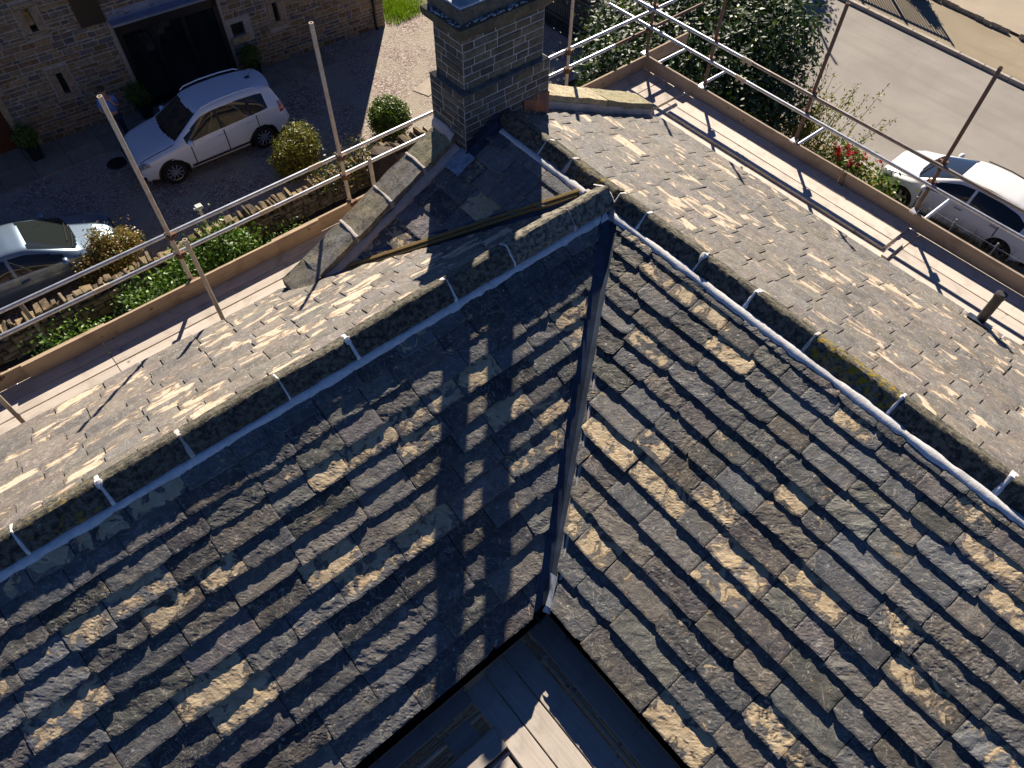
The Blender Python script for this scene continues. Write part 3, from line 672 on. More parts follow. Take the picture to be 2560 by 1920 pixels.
# ---- chimney
def stones(mb, O, U, V, Nn, W, H, ch, wl, seed, pal, gap=.012, proud=.014, holes=(), jit=.004, zfun=None, curve=None):
    O, U, V, Nn = (A(k, float) for k in (O, U, V, Nn)); r = np.random.default_rng(seed); v = 0
    while v < H - 1e-6:
        h = min(r.uniform(*ch), H - v)
        if H - v - h < ch[0] * .5: h = H - v
        u = -r.uniform(0, wl[0])
        while u < W:
            w = r.uniform(*wl); u0, u1 = max(u, 0), min(u + w, W); u += w
            if W - u1 < wl[0] * .4: u1 = W; u = W + 1
            segs = [(u0, u1)]
            for (a, b, c, d) in holes:
                if v + h > c + .01 and v < d - .01:
                    segs = [q for s0, s1 in segs for q in ((s0, min(s1, a)), (max(s0, b), s1)) if q[1] - q[0] > .03]
            for s0, s1 in segs:
                if zfun is not None and v + h * .6 < zfun((s0 + s1) / 2): continue
                g = gap / 2; cc = pal[r.integers(len(pal))] * r.uniform(.7, 1.25)
                q = A([(s0 + g, v + g), (s1 - g, v + g), (s1 - g, v + h - g), (s0 + g, v + h - g)]) + r.normal(0, jit, (4, 2)) * (0 if jit == 0 else 1)
                ins = min(.008, (s1 - s0) * .2); ctr = q.mean(0); q2 = ctr + (q - ctr) * (1 - ins / max(.03, min(h, s1 - s0)) * 2)
                pr = proud * r.uniform(.5, 1.5, 4)
                P0 = O + q[:, :1] * U + q[:, 1:] * V; P1 = O + q2[:, :1] * U + q2[:, 1:] * V + pr[:, None] * Nn
                mb.add(np.concatenate([P0, P1]), [(4, 5, 6, 7), (0, 1, 5, 4), (1, 2, 6, 5), (2, 3, 7, 6), (3, 0, 4, 7)], col=(*cc, 0))
        v += h
CP = A([(.12, .105, .085), (.10, .095, .085), (.14, .12, .085), (.085, .082, .08), (.15, .125, .09)])
chim = HB()
chim.box((4.275, 5.885, .9), (5.565, 6.525, 2.36), m=1); chim.box((4.335, 5.945, 2.36), (5.495, 6.465, 3.12), m=1)
for (x0, y0, x1, y1, z0, z1, sd) in ((4.275, 5.885, 5.565, 6.525, 1.0, 2.352, 1), (4.335, 5.945, 5.495, 6.465, 2.372, 2.98, 5)):
    stones(chim, (x0, y0, z0), (1, 0, 0), (0, 0, 1), (0, -1, 0), x1 - x0, z1 - z0, (.082, .096), (.16, .36), 500 + sd, CP, .011, .008, jit=.0015)
    stones(chim, (x0, y1, z0), (0, -1, 0), (0, 0, 1), (-1, 0, 0), y1 - y0, z1 - z0, (.082, .096), (.16, .36), 501 + sd, CP * A([1.05, 1.0, .85]), .011, .008, jit=.0015)
    stones(chim, (x1, y0, z0), (0, 1, 0), (0, 0, 1), (1, 0, 0), y1 - y0, z1 - z0, (.082, .096), (.16, .36), 502 + sd, CP, .011, .008, jit=.0015)
    stones(chim, (x1, y1, z0), (-1, 0, 0), (0, 0, 1), (0, 1, 0), x1 - x0, z1 - z0, (.082, .096), (.16, .36), 503 + sd, CP, .011, .008, jit=.0015)
chimney = chim.build("chimney", [M['chim'], M['joint_light']], house)
WL[chimney.name] = WL[house.name]
def ring(mb, x0, y0, x1, y1, prof, col):
    """prof: (outset, z) pairs swept round a rectangle"""
    P = []
    for o, z in prof:
        P.append([(x0 - o, y0 - o, z), (x1 + o, y0 - o, z), (x1 + o, y1 + o, z), (x0 - o, y1 + o, z), (x0 - o, y0 - o, z)])
    P = A(P, float)
    n = 12; Q = np.concatenate([P[:, k:k + 1] + (P[:, k + 1:k + 2] - P[:, k:k + 1]) * np.linspace(0, 1, n, endpoint=(k == 3))[None, :, None] for k in range(4)], 1)
    Q = Q + .006 * (np.stack([vn(Q[..., 0] * 14, Q[..., 2] * 14 + Q[..., 1] * 9, 5), vn(Q[..., 1] * 14, Q[..., 2] * 14 + Q[..., 0] * 9, 6), vn(Q[..., 0] * 11 + Q[..., 1] * 13, Q[..., 2] * 9, 7)], -1) - .5)
    mb.grid(Q, col=col)
mb = HB(); ring(mb, 4.335, 5.945, 5.495, 6.465, [(.0, 2.40), (.062, 2.365), (.064, 2.345)], (.1, .1, .1, 0)); mb.build("string_course", M['chim'], chimney)
mb = HB(); ring(mb, 4.335, 5.945, 5.495, 6.465, [(.0, 2.955), (.03, 2.985), (.08, 3.035), (.09, 3.095), (.09, 3.125), (.0, 3.160)], (.095, .085, .06, 0)); mb.build("cornice", M['chim'], chimney)
mb = HB(); ring(mb, 4.335, 5.945, 5.495, 6.465, [(.03, 3.135), (.035, 3.290), (.03, 3.305)], (.11, .105, .085, 0)); mb.build("cap_block", M['chim'], chimney)
mb = HB(); ring(mb, 4.335, 5.945, 5.495, 6.465, [(.028, 3.300), (.02, 3.320), (-.2, 3.345), (-.258, 3.347)], (1, 1, 1, 0)); mb.build("chimney_cap", M['tank'], chimney)
# lichen and pale mortar crumbs along the cornice ledge
mb = HB(); r = np.random.default_rng(3)
for k in range(90):
    if r.random() < .6: p = (r.uniform(4.27, 5.55), 5.945 - r.uniform(.02, .085), 3.15)
    else: p = (4.335 - r.uniform(.02, .085), r.uniform(5.9, 6.5), 3.15)
    s_ = r.uniform(.008, .028); mb.sphere(p, (s_, s_ * .8, s_ * .5), 7, 5, col=(.8, .8, .8, 0))
kind(mb.build("lichen_crust", M['lead_pale'], chimney), "stuff")
for k, (x, rad) in enumerate(((4.615, .125), (5.155, .125))):
    mb = HB(); mb.lathe((x, 6.2, 3.33), [(0.0, -.01), (.2, -.01), (.19, .05), (.155, .09), (.145, .12), (.13, .5), (.115, .70), (.15, .72), (.15, .77), (.11, .79), (.105, .97), (.08, .975), (.08, .5)], 20)
    mb.build("chimney_pot", M['pot'], chimney, smooth=40)
mb = HB(); mb.add([(5.16, 5.868, ZR - SR * .26 + .05), (5.572, 5.868, ZR - SR * .67 + .05), (5.572, 5.868, ZR - SR * .67 + .34), (5.36, 5.868, ZR - SR * .46 + .30), (5.36, 5.868, ZR - SR * .46 + .21), (5.16, 5.868, ZR - SR * .26 + .19)], t=[(0, 1, 4), (1, 2, 4), (2, 3, 4), (0, 4, 5)])
mb.build("flashing", M['copper'], chimney)
mb = HB()
for k in range(5):
    x0 = 4.27 + k * .1; z0 = ZR - SR * (XR - x0); mb.obox((x0 + .055, 5.862, z0 + .08), (1, 0, 0), (0, 1, 0), (0, 0, 1), (.055, .008, .09))
P = [[(x, 5.855, ZR - SR * (XR - x) + .06), (x, 5.80, ZR - SR * (XR - x) + .035), (x, 5.74, ZR - SR * (XR - x) + .03)] for x in np.linspace(4.24, 4.72, 10)]
mb.grid(A(P)); mb.build("flashing", M['lead'], chimney)
mb = HB(); X, Y = np.meshgrid(np.linspace(4.0, 4.27, 8), np.linspace(5.70, 5.97, 8), indexing='ij')
mb.grid(np.stack([X, Y, ZR - SR * (XR - X) + .04 + .02 * fbm(X * 12, Y * 12, 8, 2)], -1)); mb.build("flashing", M['lead_pale'], chimney, smooth=True)
mb = HB(); mb.grid(wobble_strip([(4.26, 6.07, 1.74), (4.25, 6.25, 1.79), (4.25, 6.45, 1.79)], .14, .06, 77)); mb.build("mortar_fillet", M['mortar_grey'], chimney, smooth=True)

# walls, eaves, gutters, vent pipe
WP = A([(.26, .2, .13), (.22, .17, .12), (.3, .23, .14), (.18, .15, .12), (.27, .22, .17)])
def wall(a, b, z0, z1, nrm, seed):
    a, b = A(a, float), A(b, float); d = b - a; L = np.linalg.norm(d); d = d / L; nn = A([*nrm, 0.0])
    mb = MB(); aa = A([*a, z0]); mb.obox(A([*((a + b) / 2), (z0 + z1) / 2]) - nn * .15, A([*d, 0]), nn, (0, 0, 1), (L / 2, .148, (z1 - z0) / 2), col=(.35, .3, .25, 0), m=1)
    stones(mb, aa, A([*d, 0]), A([0, 0, 1.0]), nn, L, z1 - z0, (.12, .2), (.25, .55), seed, WP)
    return mb.build("house_wall", [M['barn'], M['joint']], house)
wall((XMIN, 1.75), (2.05, 1.75), 0, D + .45, (0, -1), 601); wall((2.05, 1.75), (2.05, YMIN), 0, D + .42, (-1, 0), 602)
wall((XMIN, 6.25), (2.2, 6.25), 0, D + .42, (0, 1), 603); wall((7.8, YMIN), (7.8, 6.1), 0, D + .42, (1, 0), 604); wall((2.1, 6.42), (7.8, 6.42), 0, D + .3, (0, 1), 605)
mb = HB(); P = [(2.1, ZR - SR * 2.8 + .02), (4.9, ZR + .02), (7.8, ZR - SR * 2.9 + .02)]
for yy in (6.10, 6.42): mb.ngon([(x, yy, z) for x, z in P] + [(7.8, yy, .3), (2.1, yy, .3)], col=(.26, .2, .14, 0))
mb.build("gable_wall", M['barn'], house)
mb = HB(); mb.box((XMIN, 1.56, .2), (1.93, 1.60, .40)); mb.box((1.86, YMIN, .2), (1.90, 1.56, .40)); mb.build("fascia", M['fascia'], house)
def gutter(pts, nrm, rad_=.062, name="gutter"):
    a, b = A(pts[0], float), A(pts[1], float); nn = A([*nrm, 0.0]); th = np.linspace(-np.pi, 0, 10); mb = HB()
    ro, ri = rad_, rad_ - .006; rows = []
    for rad, tt_ in ((ro, th), (ri, th[::-1])):
        for t in tt_: rows.append(np.stack([a + nn * rad * math.cos(t) + A([0, 0, rad * math.sin(t)]), b + nn * rad * math.cos(t) + A([0, 0, rad * math.sin(t)])]))
    rows.append(rows[0]); mb.grid(A(rows)); 
    d = b - a; L = np.linalg.norm(d); d /= L
    for k in np.arange(.4, L, .9): mb.obox(a + d * k + A([0, 0, -.035]), d, nn, (0, 0, 1), (.012, rad_ * 1.1, .03))
    mb.tube([a + nn * rad_ + A([0, 0, .002]), b + nn * rad_ + A([0, 0, .002])], .006, 6)
    return mb.build(name, M['blackpl'], house, smooth=40)
gutter([(XMIN, 1.475, .34), (1.72, 1.475, .34)], (0, -1), .078); gutter([(1.775, 1.53, .34), (1.775, YMIN, .34)], (-1, 0), .078)
gutter([(XMIN, 6.46, .33), (1.9, 6.46, .33)], (0, 1)); gutter([(8.1, YMIN, .3), (8.1, 6.05, .3)], (1, 0))
mb = HB(); mb.tube([(8.04, .70, .30), (8.04, .70, .86)], .058, 18, cap=False); mb.tube([(8.04, .70, .86), (8.04, .70, .93)], .064, 18); mb.tube([(8.04, .70, .932), (8.04, .70, .938)], .05, 14)
mb.build("vent_pipe", M['pipe'], house, smooth=40)
mb = HB(); X, Y = np.meshgrid(np.linspace(7.9, 8.1, 8), np.linspace(.55, .85, 8), indexing='ij'); mb.grid(np.stack([X, Y, ZR - SR * (X - XR) + .03 + .012 * fbm(X * 20, Y * 20, 2, 2)], -1)); mb.build("vent_flashing", M['lead'], house, smooth=True)

# ------------------------------------------------------------------ scaffold (tubes, rails, toe boards) and its loose boards
RT = 0.0265
scaf = thing("tube_scaffold", "tall tube scaffold with guard rails and toe boards wrapped round the outer eaves", "scaffold", (9.5, 7.6, 0))
def tube_part(name, a, b, mat, parent=scaf, open_end=None, r=RT):
    mb = HB(); mb.tube([a, b], r, 12, cap=open_end is None)
    if open_end is not None:
        for e, (p, q) in enumerate(((a, b), (b, a))):
            ax = A(p, float) - A(q, float); mb.pipe_end(p, ax, r, r * .74)
    return mb.build(name, M[mat], parent, smooth=40)
def coupler(p, ax1, ax2, parent=scaf):
    mb = HB(); p = A(p, float); a1, a2 = A(ax1, float), A(ax2, float); n_ = np.cross(a1, a2)
    for a, o in ((a1, -.027), (a2, .027)):
        mb.tube([p + n_ * o - a * .034, p + n_ * o + a * .034], .040, 10)
        s_ = np.cross(a, n_)
        mb.obox(p + n_ * o + s_ * .055, s_, a, n_, (.028, .026, .02)); mb.tube([p + n_ * (o - .05) + s_ * .048, p + n_ * (o + .05) + s_ * .048], .009, 6)
    mb.obox(p, a1, a2, n_, (.03, .03, .03))
    return mb.build("coupler", M['coupler'], parent)
upr = [(-3.8, 7.62, 2.75, 'weath'), (-1.36, 7.62, 2.7, 'weath'), (1.054, 7.62, 2.81, 'weath'), (3.46, 7.62, 2.76, 'weath'), (5.55, 7.62, 2.5, 'weath'), (7.6, 7.62, 2.9, 'weath'),
       (9.54, 7.66, 2.5, 'rusty'), (9.54, 6.34, 2.55, 'rusty'), (9.54, 4.48, 2.31, 'rusty'), (9.54, 2.39, 2.38, 'rusty'), (9.54, .1, 2.4, 'rusty'), (9.54, -2.2, 2.4, 'rusty')]
for k, (x, y, t, m) in enumerate(upr):
    tube_part("upright", (x, y, -5.9), (x, y, t), m, open_end=1)
    if y > 7.5 and x < 9.0:
        coupler((x, y + .02, .94), (1, 0, 0), (0, 0, 1)); coupler((x, y + .02, .63), (1, 0, 0), (0, 0, 1)); coupler((x, y - .02, .2), (1, 0, 0), (0, 0, 1))
    if x > 9.0:
        coupler((x + .02, y, 1.0), (0, 1, 0), (0, 0, 1)); coupler((x + .02, y, .68), (0, 1, 0), (0, 0, 1))
        mb = HB(); mb.obox((x - .05, y, .235), (1, 0, 0), (0, 1, 0), (0, 0, 1), (.06, .045, .012), bev=.004); mb.obox((x - .03, y, .2), (1, 0, 0), (0, 1, 0), (0, 0, 1), (.035, .03, .04)); mb.build("toe_board_clip", M['galv'], scaf)
for x, t in ((-1.36, 1.45), (1.072, 1.45), (3.475, 1.39), (5.6, 1.2)):
    tube_part("upright", (x, 6.83, -5.9), (x, 6.83, t), 'weath', open_end=1)
for y, z in ((4.63, .14), (2.5, .1), (.18, .15), (6.4, .05)):
    tube_part("upright", (8.47, y, -5.9), (8.47, y, z), 'weath', open_end=1)
tube_part("guard_rail", (-4.2, 7.67, .94), (3.1, 7.67, .94), 'galv', open_end=1); tube_part("guard_rail", (3.1, 7.67, .94), (10.1, 7.67, .95), 'galv', open_end=1)
tube_part("guard_rail", (-4.2, 7.67, .63), (2.3, 7.67, .63), 'galv', open_end=1); tube_part("guard_rail", (2.3, 7.67, .63), (8.7, 7.67, .635), 'galv', open_end=1); tube_part("guard_rail", (8.7, 7.67, .635), (10.86, 7.67, .64), 'rusty', open_end=1)
tube_part("guard_rail", (9.49, 8.6, 1.0), (9.49, 5.7, 1.0), 'galv', open_end=1); tube_part("guard_rail", (9.49, 5.7, 1.0), (9.49, 2.2, 1.0), 'dull', open_end=1); tube_part("guard_rail", (9.49, 2.2, 1.0), (9.49, -3, 1.0), 'dull', open_end=1)
tube_part("guard_rail", (9.49, 8.6, .70), (9.49, 5.8, .69), 'galv', open_end=1); tube_part("guard_rail", (9.49, 5.8, .69), (9.49, -3, .68), 'galv', open_end=1)
for (x0, z) in ((5.68, .69), (5.65, 1.0)):
    mb = HB(); mb.tube([(9.49, x0 - .1, z), (9.49, x0 + .1, z)], .031, 10)
    for e in (-.06, .05): mb.obox((9.47, x0 + e, z - .035), (1, 0, 0), (0, 1, 0), (0, 0, 1), (.012, .02, .02))
    mb.build("sleeve_coupler", M['weath'], scaf)
for (x0, z) in ((3.1, .94), (2.3, .63), (.1, .63)):
    mb = HB(); mb.tube([(x0 - .1, 7.67, z), (x0 + .1, 7.67, z)], .031, 10); mb.build("sleeve_coupler", M['weath'], scaf)
for y in (7.62, 6.68, 4.57, 2.3, .2, -2.1): tube_part("transom", (8.3, y, -.075), (10.62, y, -.075), 'galv', open_end=1)
for x in (-3.7, -1.28, 1.13, 3.54, 5.6, 7.7): tube_part("transom", (x, 6.6, -.075), (x, 7.9, -.075), 'galv', open_end=1)
tube_part("ledger", (-4.2, 7.66, -.13), (9.9, 7.66, -.13), 'weath', open_end=1); tube_part("ledger", (9.58, 8.0, -.13), (9.58, -3, -.13), 'weath', open_end=1)
tube_part("ledger", (-4.2, 6.86, -.13), (8.9, 6.86, -.13), 'weath', open_end=1); tube_part("ledger", (8.5, 6.9, -.13), (8.5, -3, -.13), 'weath', open_end=1)
def plank(mb, a, b, w, t, up, tone=1.0, seed=0):
    """a..b centre line, w width across, t thickness, slight bow"""
    a, b, up = A(a, float), A(b, float), A(up, float); d = b - a; L = np.linalg.norm(d); d /= L; s = np.cross(up, d)
    n = max(4, int(L / .12)); x = np.linspace(0, L, n + 1); bow = .006 * (vn(x * .7, x * 0, seed) - .5) ; ew = .003 * (fbm(x * 9, x * 0, seed + 1, 2) - .5)
    prof = [(-1, -1), (-1, .75), (-.965, 1), (.965, 1), (1, .75), (1, -1), (-1, -1)]
    P = np.stack([a + d * x[:, None] + s * ((w / 2) * p + ew)[:, None] + up * (bow + t / 2 * q)[:, None] for p, q in prof], 1)
    mb.grid(P, col=(tone, tone, tone, 0)); mb.ngon(P[0, :6], col=(tone, tone, tone, 0)); mb.ngon(P[-1, :6], col=(tone, tone, tone, 0))
def toe(name, a, b, mat, h=.225, seed=0, tone=1.0, parent=scaf, up=None):
    mb = HB(); a, b = A(a, float), A(b, float); d = (b - a) / np.linalg.norm(b - a); s = np.cross(d, A([0, 0, 1.0]))
    plank(mb, a + A([0, 0, h / 2]), b + A([0, 0, h / 2]), h, .036, s, tone, seed); return mb.build(name, M[mat], parent, smooth=30)
toe("toe_board", (-4.1, 7.57, .005), (-.1, 7.565, .005), 'tx', seed=1, tone=.95); toe("toe_board", (-1.1, 7.528, .005), (2.9, 7.54, .0), 'tx', .235, 2, 1.05); toe("toe_board", (2.2, 7.575, .0), (6.1, 7.57, .0), 'tx', .225, 3, .95)
toe("toe_board", (2.25, 7.53, .0), (2.86, 7.53, .0), 'tx', .215, 4, .95); toe("toe_board", (6.0, 7.57, .0), (9.42, 7.57, .0), 'tx', .25, 5, .9); toe("toe_board", (9.5, 7.6, .03), (10.53, 7.6, .03), 'tx', .24, 6, .95)
toe("toe_board", (9.45, 7.58, .01), (9.455, 3.56, .01), 'ty', .235, 7); toe("toe_board", (9.46, 3.54, .01), (9.45, -.4, .01), 'ty', .235, 8, .98); toe("toe_board", (9.46, -.42, .01), (9.45, -3, .01), 'ty', .235, 9)

def board(label, a, b, mat, seed, tone, grp, w=.222, t=.038):
    mb = HB(); plank(mb, a, b, w, t, (0, 0, 1), tone, seed); return tag(mb.build("scaffold_board", M[mat], None, smooth=30), label, "scaffold board", grp)
GB1, GB2, GB3 = "boards of the gravel side deck", "boards of the road side deck", "boards of the courtyard deck"
rowsL = [(7.445, "beside the toe board"), (7.21, "in the middle of its run"), (6.975, "along the slate eaves")]
runsL = [(-4.1, -.245, "weathered deck board %s, short of the cross gap"), (-.235, 3.66, "grey deck board %s, passing the kneeler stone"), (3.67, 7.55, "deck board %s, half hidden behind the chimney"), (7.56, 9.42, "short deck board %s, in the corner near the dark tree")]
for j, (y, tx) in enumerate(rowsL):
    for i, (a, b, f) in enumerate(runsL):
        board(f % tx, (a, y, -.019 + (.012 if i == 3 else 0)), (b, y + .002 * i, -.019 + (.012 if i == 3 else 0)), 'wx', 20 + 4 * j + i, 1.0 + .08 * math.sin(j * 3 + i * 2), GB1)
board("extra corner deck board with a dark edge gap, nearest the pale coping", (7.9, 6.745, -.007), (9.44, 6.745, -.007), 'wx', 40, .95, GB1)
colsR = [(9.335, "by the toe board"), (9.10, "second from the toe board"), (8.865, "third from the toe board"), (8.63, "against the slate eaves")]
for j, (x, tx) in enumerate(colsR):
    board("flat lower deck board %s, in the run under the raised boards" % tx, (x, 6.60, -.021), (x, 2.15, -.021), 'wy', 50 + j, [.92, 1.0, 1.04, 1.12][j], GB2)
    board("flat deck board %s, beside the dark vent pipe" % tx, (x, 2.13, -.021), (x, -2.4, -.021), 'wy', 60 + j, [1.0, 1.06, .98, 1.1][j], GB2)
for j, x in enumerate((9.335, 9.10, 8.865)):
    board("raised upper deck board, %s" % colsR[j][1], (x, 6.39, .019), (x, 2.315, .019), 'wy', 70 + j, [1.0, 1.1, 1.05][j], GB2)
board("short offcut board lying across the deck joint near the eaves", (8.62, 2.2, .02), (9.05, 2.22, .02), 'wx', 80, 1.15, GB2, .09, .034)
# black twine over the toe board
mb = HB(); mb.tube([(9.49, 3.53, .2), (9.475, 3.52, .25), (9.44, 3.50, .245), (9.425, 3.49, .15), (9.42, 3.47, .05), (9.40, 3.45, .012), (9.36, 3.40, .012), (9.33, 3.36, .02)], [.012, .014, .014, .013, .012, .011, .009, .006], 7)
tag(mb.build("twine", M['rope'], None, smooth=True), "dark twine tied over the toe board with its loose end on the boards", "twine")

# courtyard scaffold below the valley corner
cs = thing("courtyard_scaffold", "low scaffold frame carrying boards inside the roof corner below the valley", "scaffold", (1.0, .8, 0))
for p, q, m in (((1.49, 1.9, -.08), (1.49, -3, -.08), 'weath'), ((-3.5, 1.2, -.08), (1.7, 1.2, -.08), 'weath'), ((.75, 1.45, -.13), (.75, -3, -.13), 'weath'), ((-3.5, .8, -.13), (1.9, .8, -.13), 'galv'), ((.3, .2, -.13), (1.9, .2, -.13), 'galv'), ((.3, -.9, -.13), (1.9, -.9, -.13), 'galv'), ((-.6, 1.5, -.13), (-.6, .2, -.13), 'galv')):
    tube_part("ledger", p, q, m, cs, open_end=1)
for x, y in ((1.49, .86), (1.49, -1.2), (-.6, 1.2)): tube_part("upright", (x, y, -5.9), (x, y, -.02), 'weath', cs, open_end=1)
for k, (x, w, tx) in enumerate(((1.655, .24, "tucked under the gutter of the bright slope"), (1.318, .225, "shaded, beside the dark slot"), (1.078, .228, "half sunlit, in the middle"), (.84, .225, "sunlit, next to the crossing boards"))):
    board("long courtyard board %s" % tx, (x, [1.52, 1.45, 1.45, 1.42][k], -.02), (x, -2.6, -.02), 'wy', 90 + k, [.62, .70, .76, .8][k], GB3, w)  # light painted into tone: shaded boards darker, sunlit ones lighter
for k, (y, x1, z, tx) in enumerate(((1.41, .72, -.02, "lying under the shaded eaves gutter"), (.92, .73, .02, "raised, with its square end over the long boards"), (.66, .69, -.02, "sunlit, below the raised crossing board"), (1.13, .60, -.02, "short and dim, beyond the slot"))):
    board("crossing courtyard board %s" % tx, (-3.4 if k != 3 else .33, y, z), (x1, y, z), 'wx', 96 + k, [.6, .68, .82, .6][k], GB3, .2)  # tone carries the shade here too, lightest on the sunlit board

# ------------------------------------------------------------------ ground, drive, road
def sheet(name, pts, z, mat, col=(1, 1, 1, 0), n=1):
    mb = MB(); mb.ngon([(x, y, z) for x, y in pts], col=col); return kind(mb.build(name, mat, None), "structure")
sheet("ground", [(-90, -90), (110, -90), (110, 110), (-90, 110)], -.03, M['soil'])
sheet("garden_soil", [(-12, 6.2), (17.3, 6.2), (17.3, 14.6), (-12, 14.6)], -.012, M['soil'])
sheet("courtyard_ground", [(-12, -12), (8, -12), (8, 6.2), (-12, 6.2)], -.008, plain("courtyard_dust", (.07, .055, .03), .95, col2=(.04, .032, .02), scale=2))
sheet("gravel_drive", [(-12, 14.9), (16.8, 14.9), (16.8, 34), (-12, 34)], 0, M['gravel'])
sheet("pavement", [(17.3, -30), (18.62, -30), (18.62, 40), (17.3, 40)], .0, M['verge'])
sheet("road", [(18.8, -30), (25.72, -30), (25.9, 5), (26.12, 12.5), (27.2, 50), (18.8, 50)], -.005, M['road'])
sheet("verge", [(26.0, -30), (28.8, -30), (28.8, 6), (28.9, 8), (29.0, 10.3), (30.1, 50), (27.4, 50), (26.3, 12.5), (26.1, 5)], .10, M['verge'])
sheet("concrete_yard", [(28.6, -30), (60, -30), (60, 50), (29.9, 50), (28.75, 10.3), (28.65, 8), (28.5, 6)], .17, M['slab'])
mb = MB(); r = np.random.default_rng(9)
kp = A([(25.72, -20), (25.9, 5), (26.12, 12.5), (27.2, 50)])
def along(poly, step, f):
    poly = A(poly, float); seg = np.linalg.norm(np.diff(poly, axis=0), axis=1); d = np.concatenate([[0], np.cumsum(seg)]); t = 0
    while t < d[-1] - step:
        p = A([np.interp(t, d, poly[:, k]) for k in (0, 1)]); q = A([np.interp(t + step, d, poly[:, k]) for k in (0, 1)]); f(p, q); t += step
def kerbf(mb, w, z0, z1, off):
    def f(p, q):
        dd = (q - p) / np.linalg.norm(q - p); nn = A([dd[1], -dd[0]]); c = (p + q) / 2 + nn * off
        mb.obox((*c, (z0 + z1) / 2), (*dd, 0), (*nn, 0), (0, 0, 1), (np.linalg.norm(q - p) / 2 - .006, w / 2, (z1 - z0) / 2), bev=.012)
    return f
along(kp, .9, kerbf(mb, .15, -.1, .115, .09)); kind(mb.build("kerb", M['kerb'], None), "structure")
mb = MB(); along([(18.71, -20), (18.71, 40)], .9, kerbf(mb, .14, -.1, .02, 0)); kind(mb.build("kerb", M['kerb'], None), "structure")
mb = MB()
def edging(p, q):
    if r.random() < .16: return
    dd = (q - p) / np.linalg.norm(q - p); nn = A([dd[1], -dd[0]]); c = (p + q) / 2 + nn * r.normal(0, .02)
    mb.obox((*c, .14 + r.normal(0, .012)), (*dd, 0), (*nn, 0), (0, 0, 1), (.155, .035, .1), bev=.012, col=(.42, .36, .28, 0))
along([(28.42, -10), (28.5, 5), (28.5, 8.2), (28.66, 10.5), (29.3, 40)], .33, edging)
tag(mb.build("edging_kerb", M['cope'], None), "broken row of small edging stones between sandy pavement and concrete yard", "edging")
# paving along the barn, manhole, loose flagstones
mb = MB(); r = np.random.default_rng(19)
x = -5.0
while x < 9.3:
    w = r.uniform(.7, 1.1); y0 = 20.55 - .02 * x; ym = y0 + r.uniform(.6, .9); y1 = 22.3 - .06 * x
    for a, b in ((y0 + r.normal(0, .03), ym), (ym, y1)):
        t = r.uniform(.75, 1.1); mb.obox((x + w / 2, (a + b) / 2, .01), (1, -.02, 0), (.02, 1, 0), (0, 0, 1), (w / 2 - .008, (b - a) / 2 - .008, .018), col=(t, t, t * .97, 0), bev=.006)
    x += w
kind(mb.build("path", M['flag'], None), "structure")
mb = MB(); mb.obox((11.35, 17.45, .008), (1, .35, 0), (-.35, 1, 0), (0, 0, 1), (.42, .30, .012), col=(1.3, 1.25, 1.2, 0), bev=.005); tag(mb.build("paving_slab", M['flag'], None), "pale rectangular paving slab sunk in the sunny gravel", "paving slab")
mb = MB(); mb.obox((15.1, 15.75, .008), (1, .1, 0), (-.1, 1, 0), (0, 0, 1), (.5, .42, .012), col=(1.3, 1.25, 1.2, 0), bev=.005); tag(mb.build("paving_slab", M['flag'], None), "pale paving slab beside the iron railing, past the chimney", "paving slab")
mb = MB(); mb.lathe((2.37, 19.9, 0), [(0, .016), (.2, .016), (.235, .014), (.24, .008), (.275, .008), (.28, .0)], 26); mb.tube([(2.3, 19.9, .018), (2.44, 19.9, .018)], .012, 6)
tag(mb.build("manhole_cover", M['mhole'], None), "round dark manhole cover in front of the white car", "manhole cover")

# ------------------------------------------------------------------ stone barn across the drive
P0 = A([12.37, 21.37]); bd = A([-11.53, .69]); bd = bd / np.linalg.norm(bd); bn = A([bd[1], -bd[0]])
if bn[1] > 0: bn = -bn
def bp(u, z, n=0.0): return A([*(P0 + bd * u + bn * n), z])
barn = thing("stone_barn", "long rubble stone barn with slit windows and a wide dark glazed doorway, standing in shade", "barn", tuple(bp(7, 0)))
BW, BH = 20.0, 4.6
holes = [(5.33, 8.24, 0, 2.62), (9.96, 10.12, 2.9, 3.5), (9.97, 10.13, 1.15, 1.75), (3.56, 3.72, 1.24, 1.82), (11.80, 12.9, 0, 2.05), (4.72, 5.12, 1.2, 1.58), (13.6, 13.76, 1.15, 1.75), (3.56, 3.72, 2.9, 3.5)]
mb = MB()
us = sorted({0, BW} | {h[k] for h in holes for k in (0, 1)}); vs_ = sorted({0, BH} | {h[k] for h in holes for k in (2, 3)})
for a, b in zip(us[:-1], us[1:]):
    for c, d in zip(vs_[:-1], vs_[1:]):
        if any(h[0] - 1e-6 <= a and b <= h[1] + 1e-6 and h[2] - 1e-6 <= c and d <= h[3] + 1e-6 for h in holes): continue
        mb.add([bp(a, c), bp(b, c), bp(b, d), bp(a, d)], [(0, 1, 2, 3)], col=(.3, .3, .3, 0), m=1)
for (a, b, c, d) in holes:
    for p, q in (((a, c), (a, d)), ((b, c), (b, d)), ((a, d), (b, d)), ((a, c), (b, c))):
        mb.add([bp(*p), bp(*q), bp(*q, -.4), bp(*p, -.4)], [(0, 1, 2, 3)], col=(.25, .2, .14, 0))
BP = A([(.27, .18, .09), (.22, .155, .09), (.16, .14, .12), (.30, .21, .115), (.13, .125, .125), (.2, .12, .06), (.25, .19, .12)])
sur = [(h[0] - .22, h[1] + .22, h[2] - .16, h[3] + .16) for h in holes]
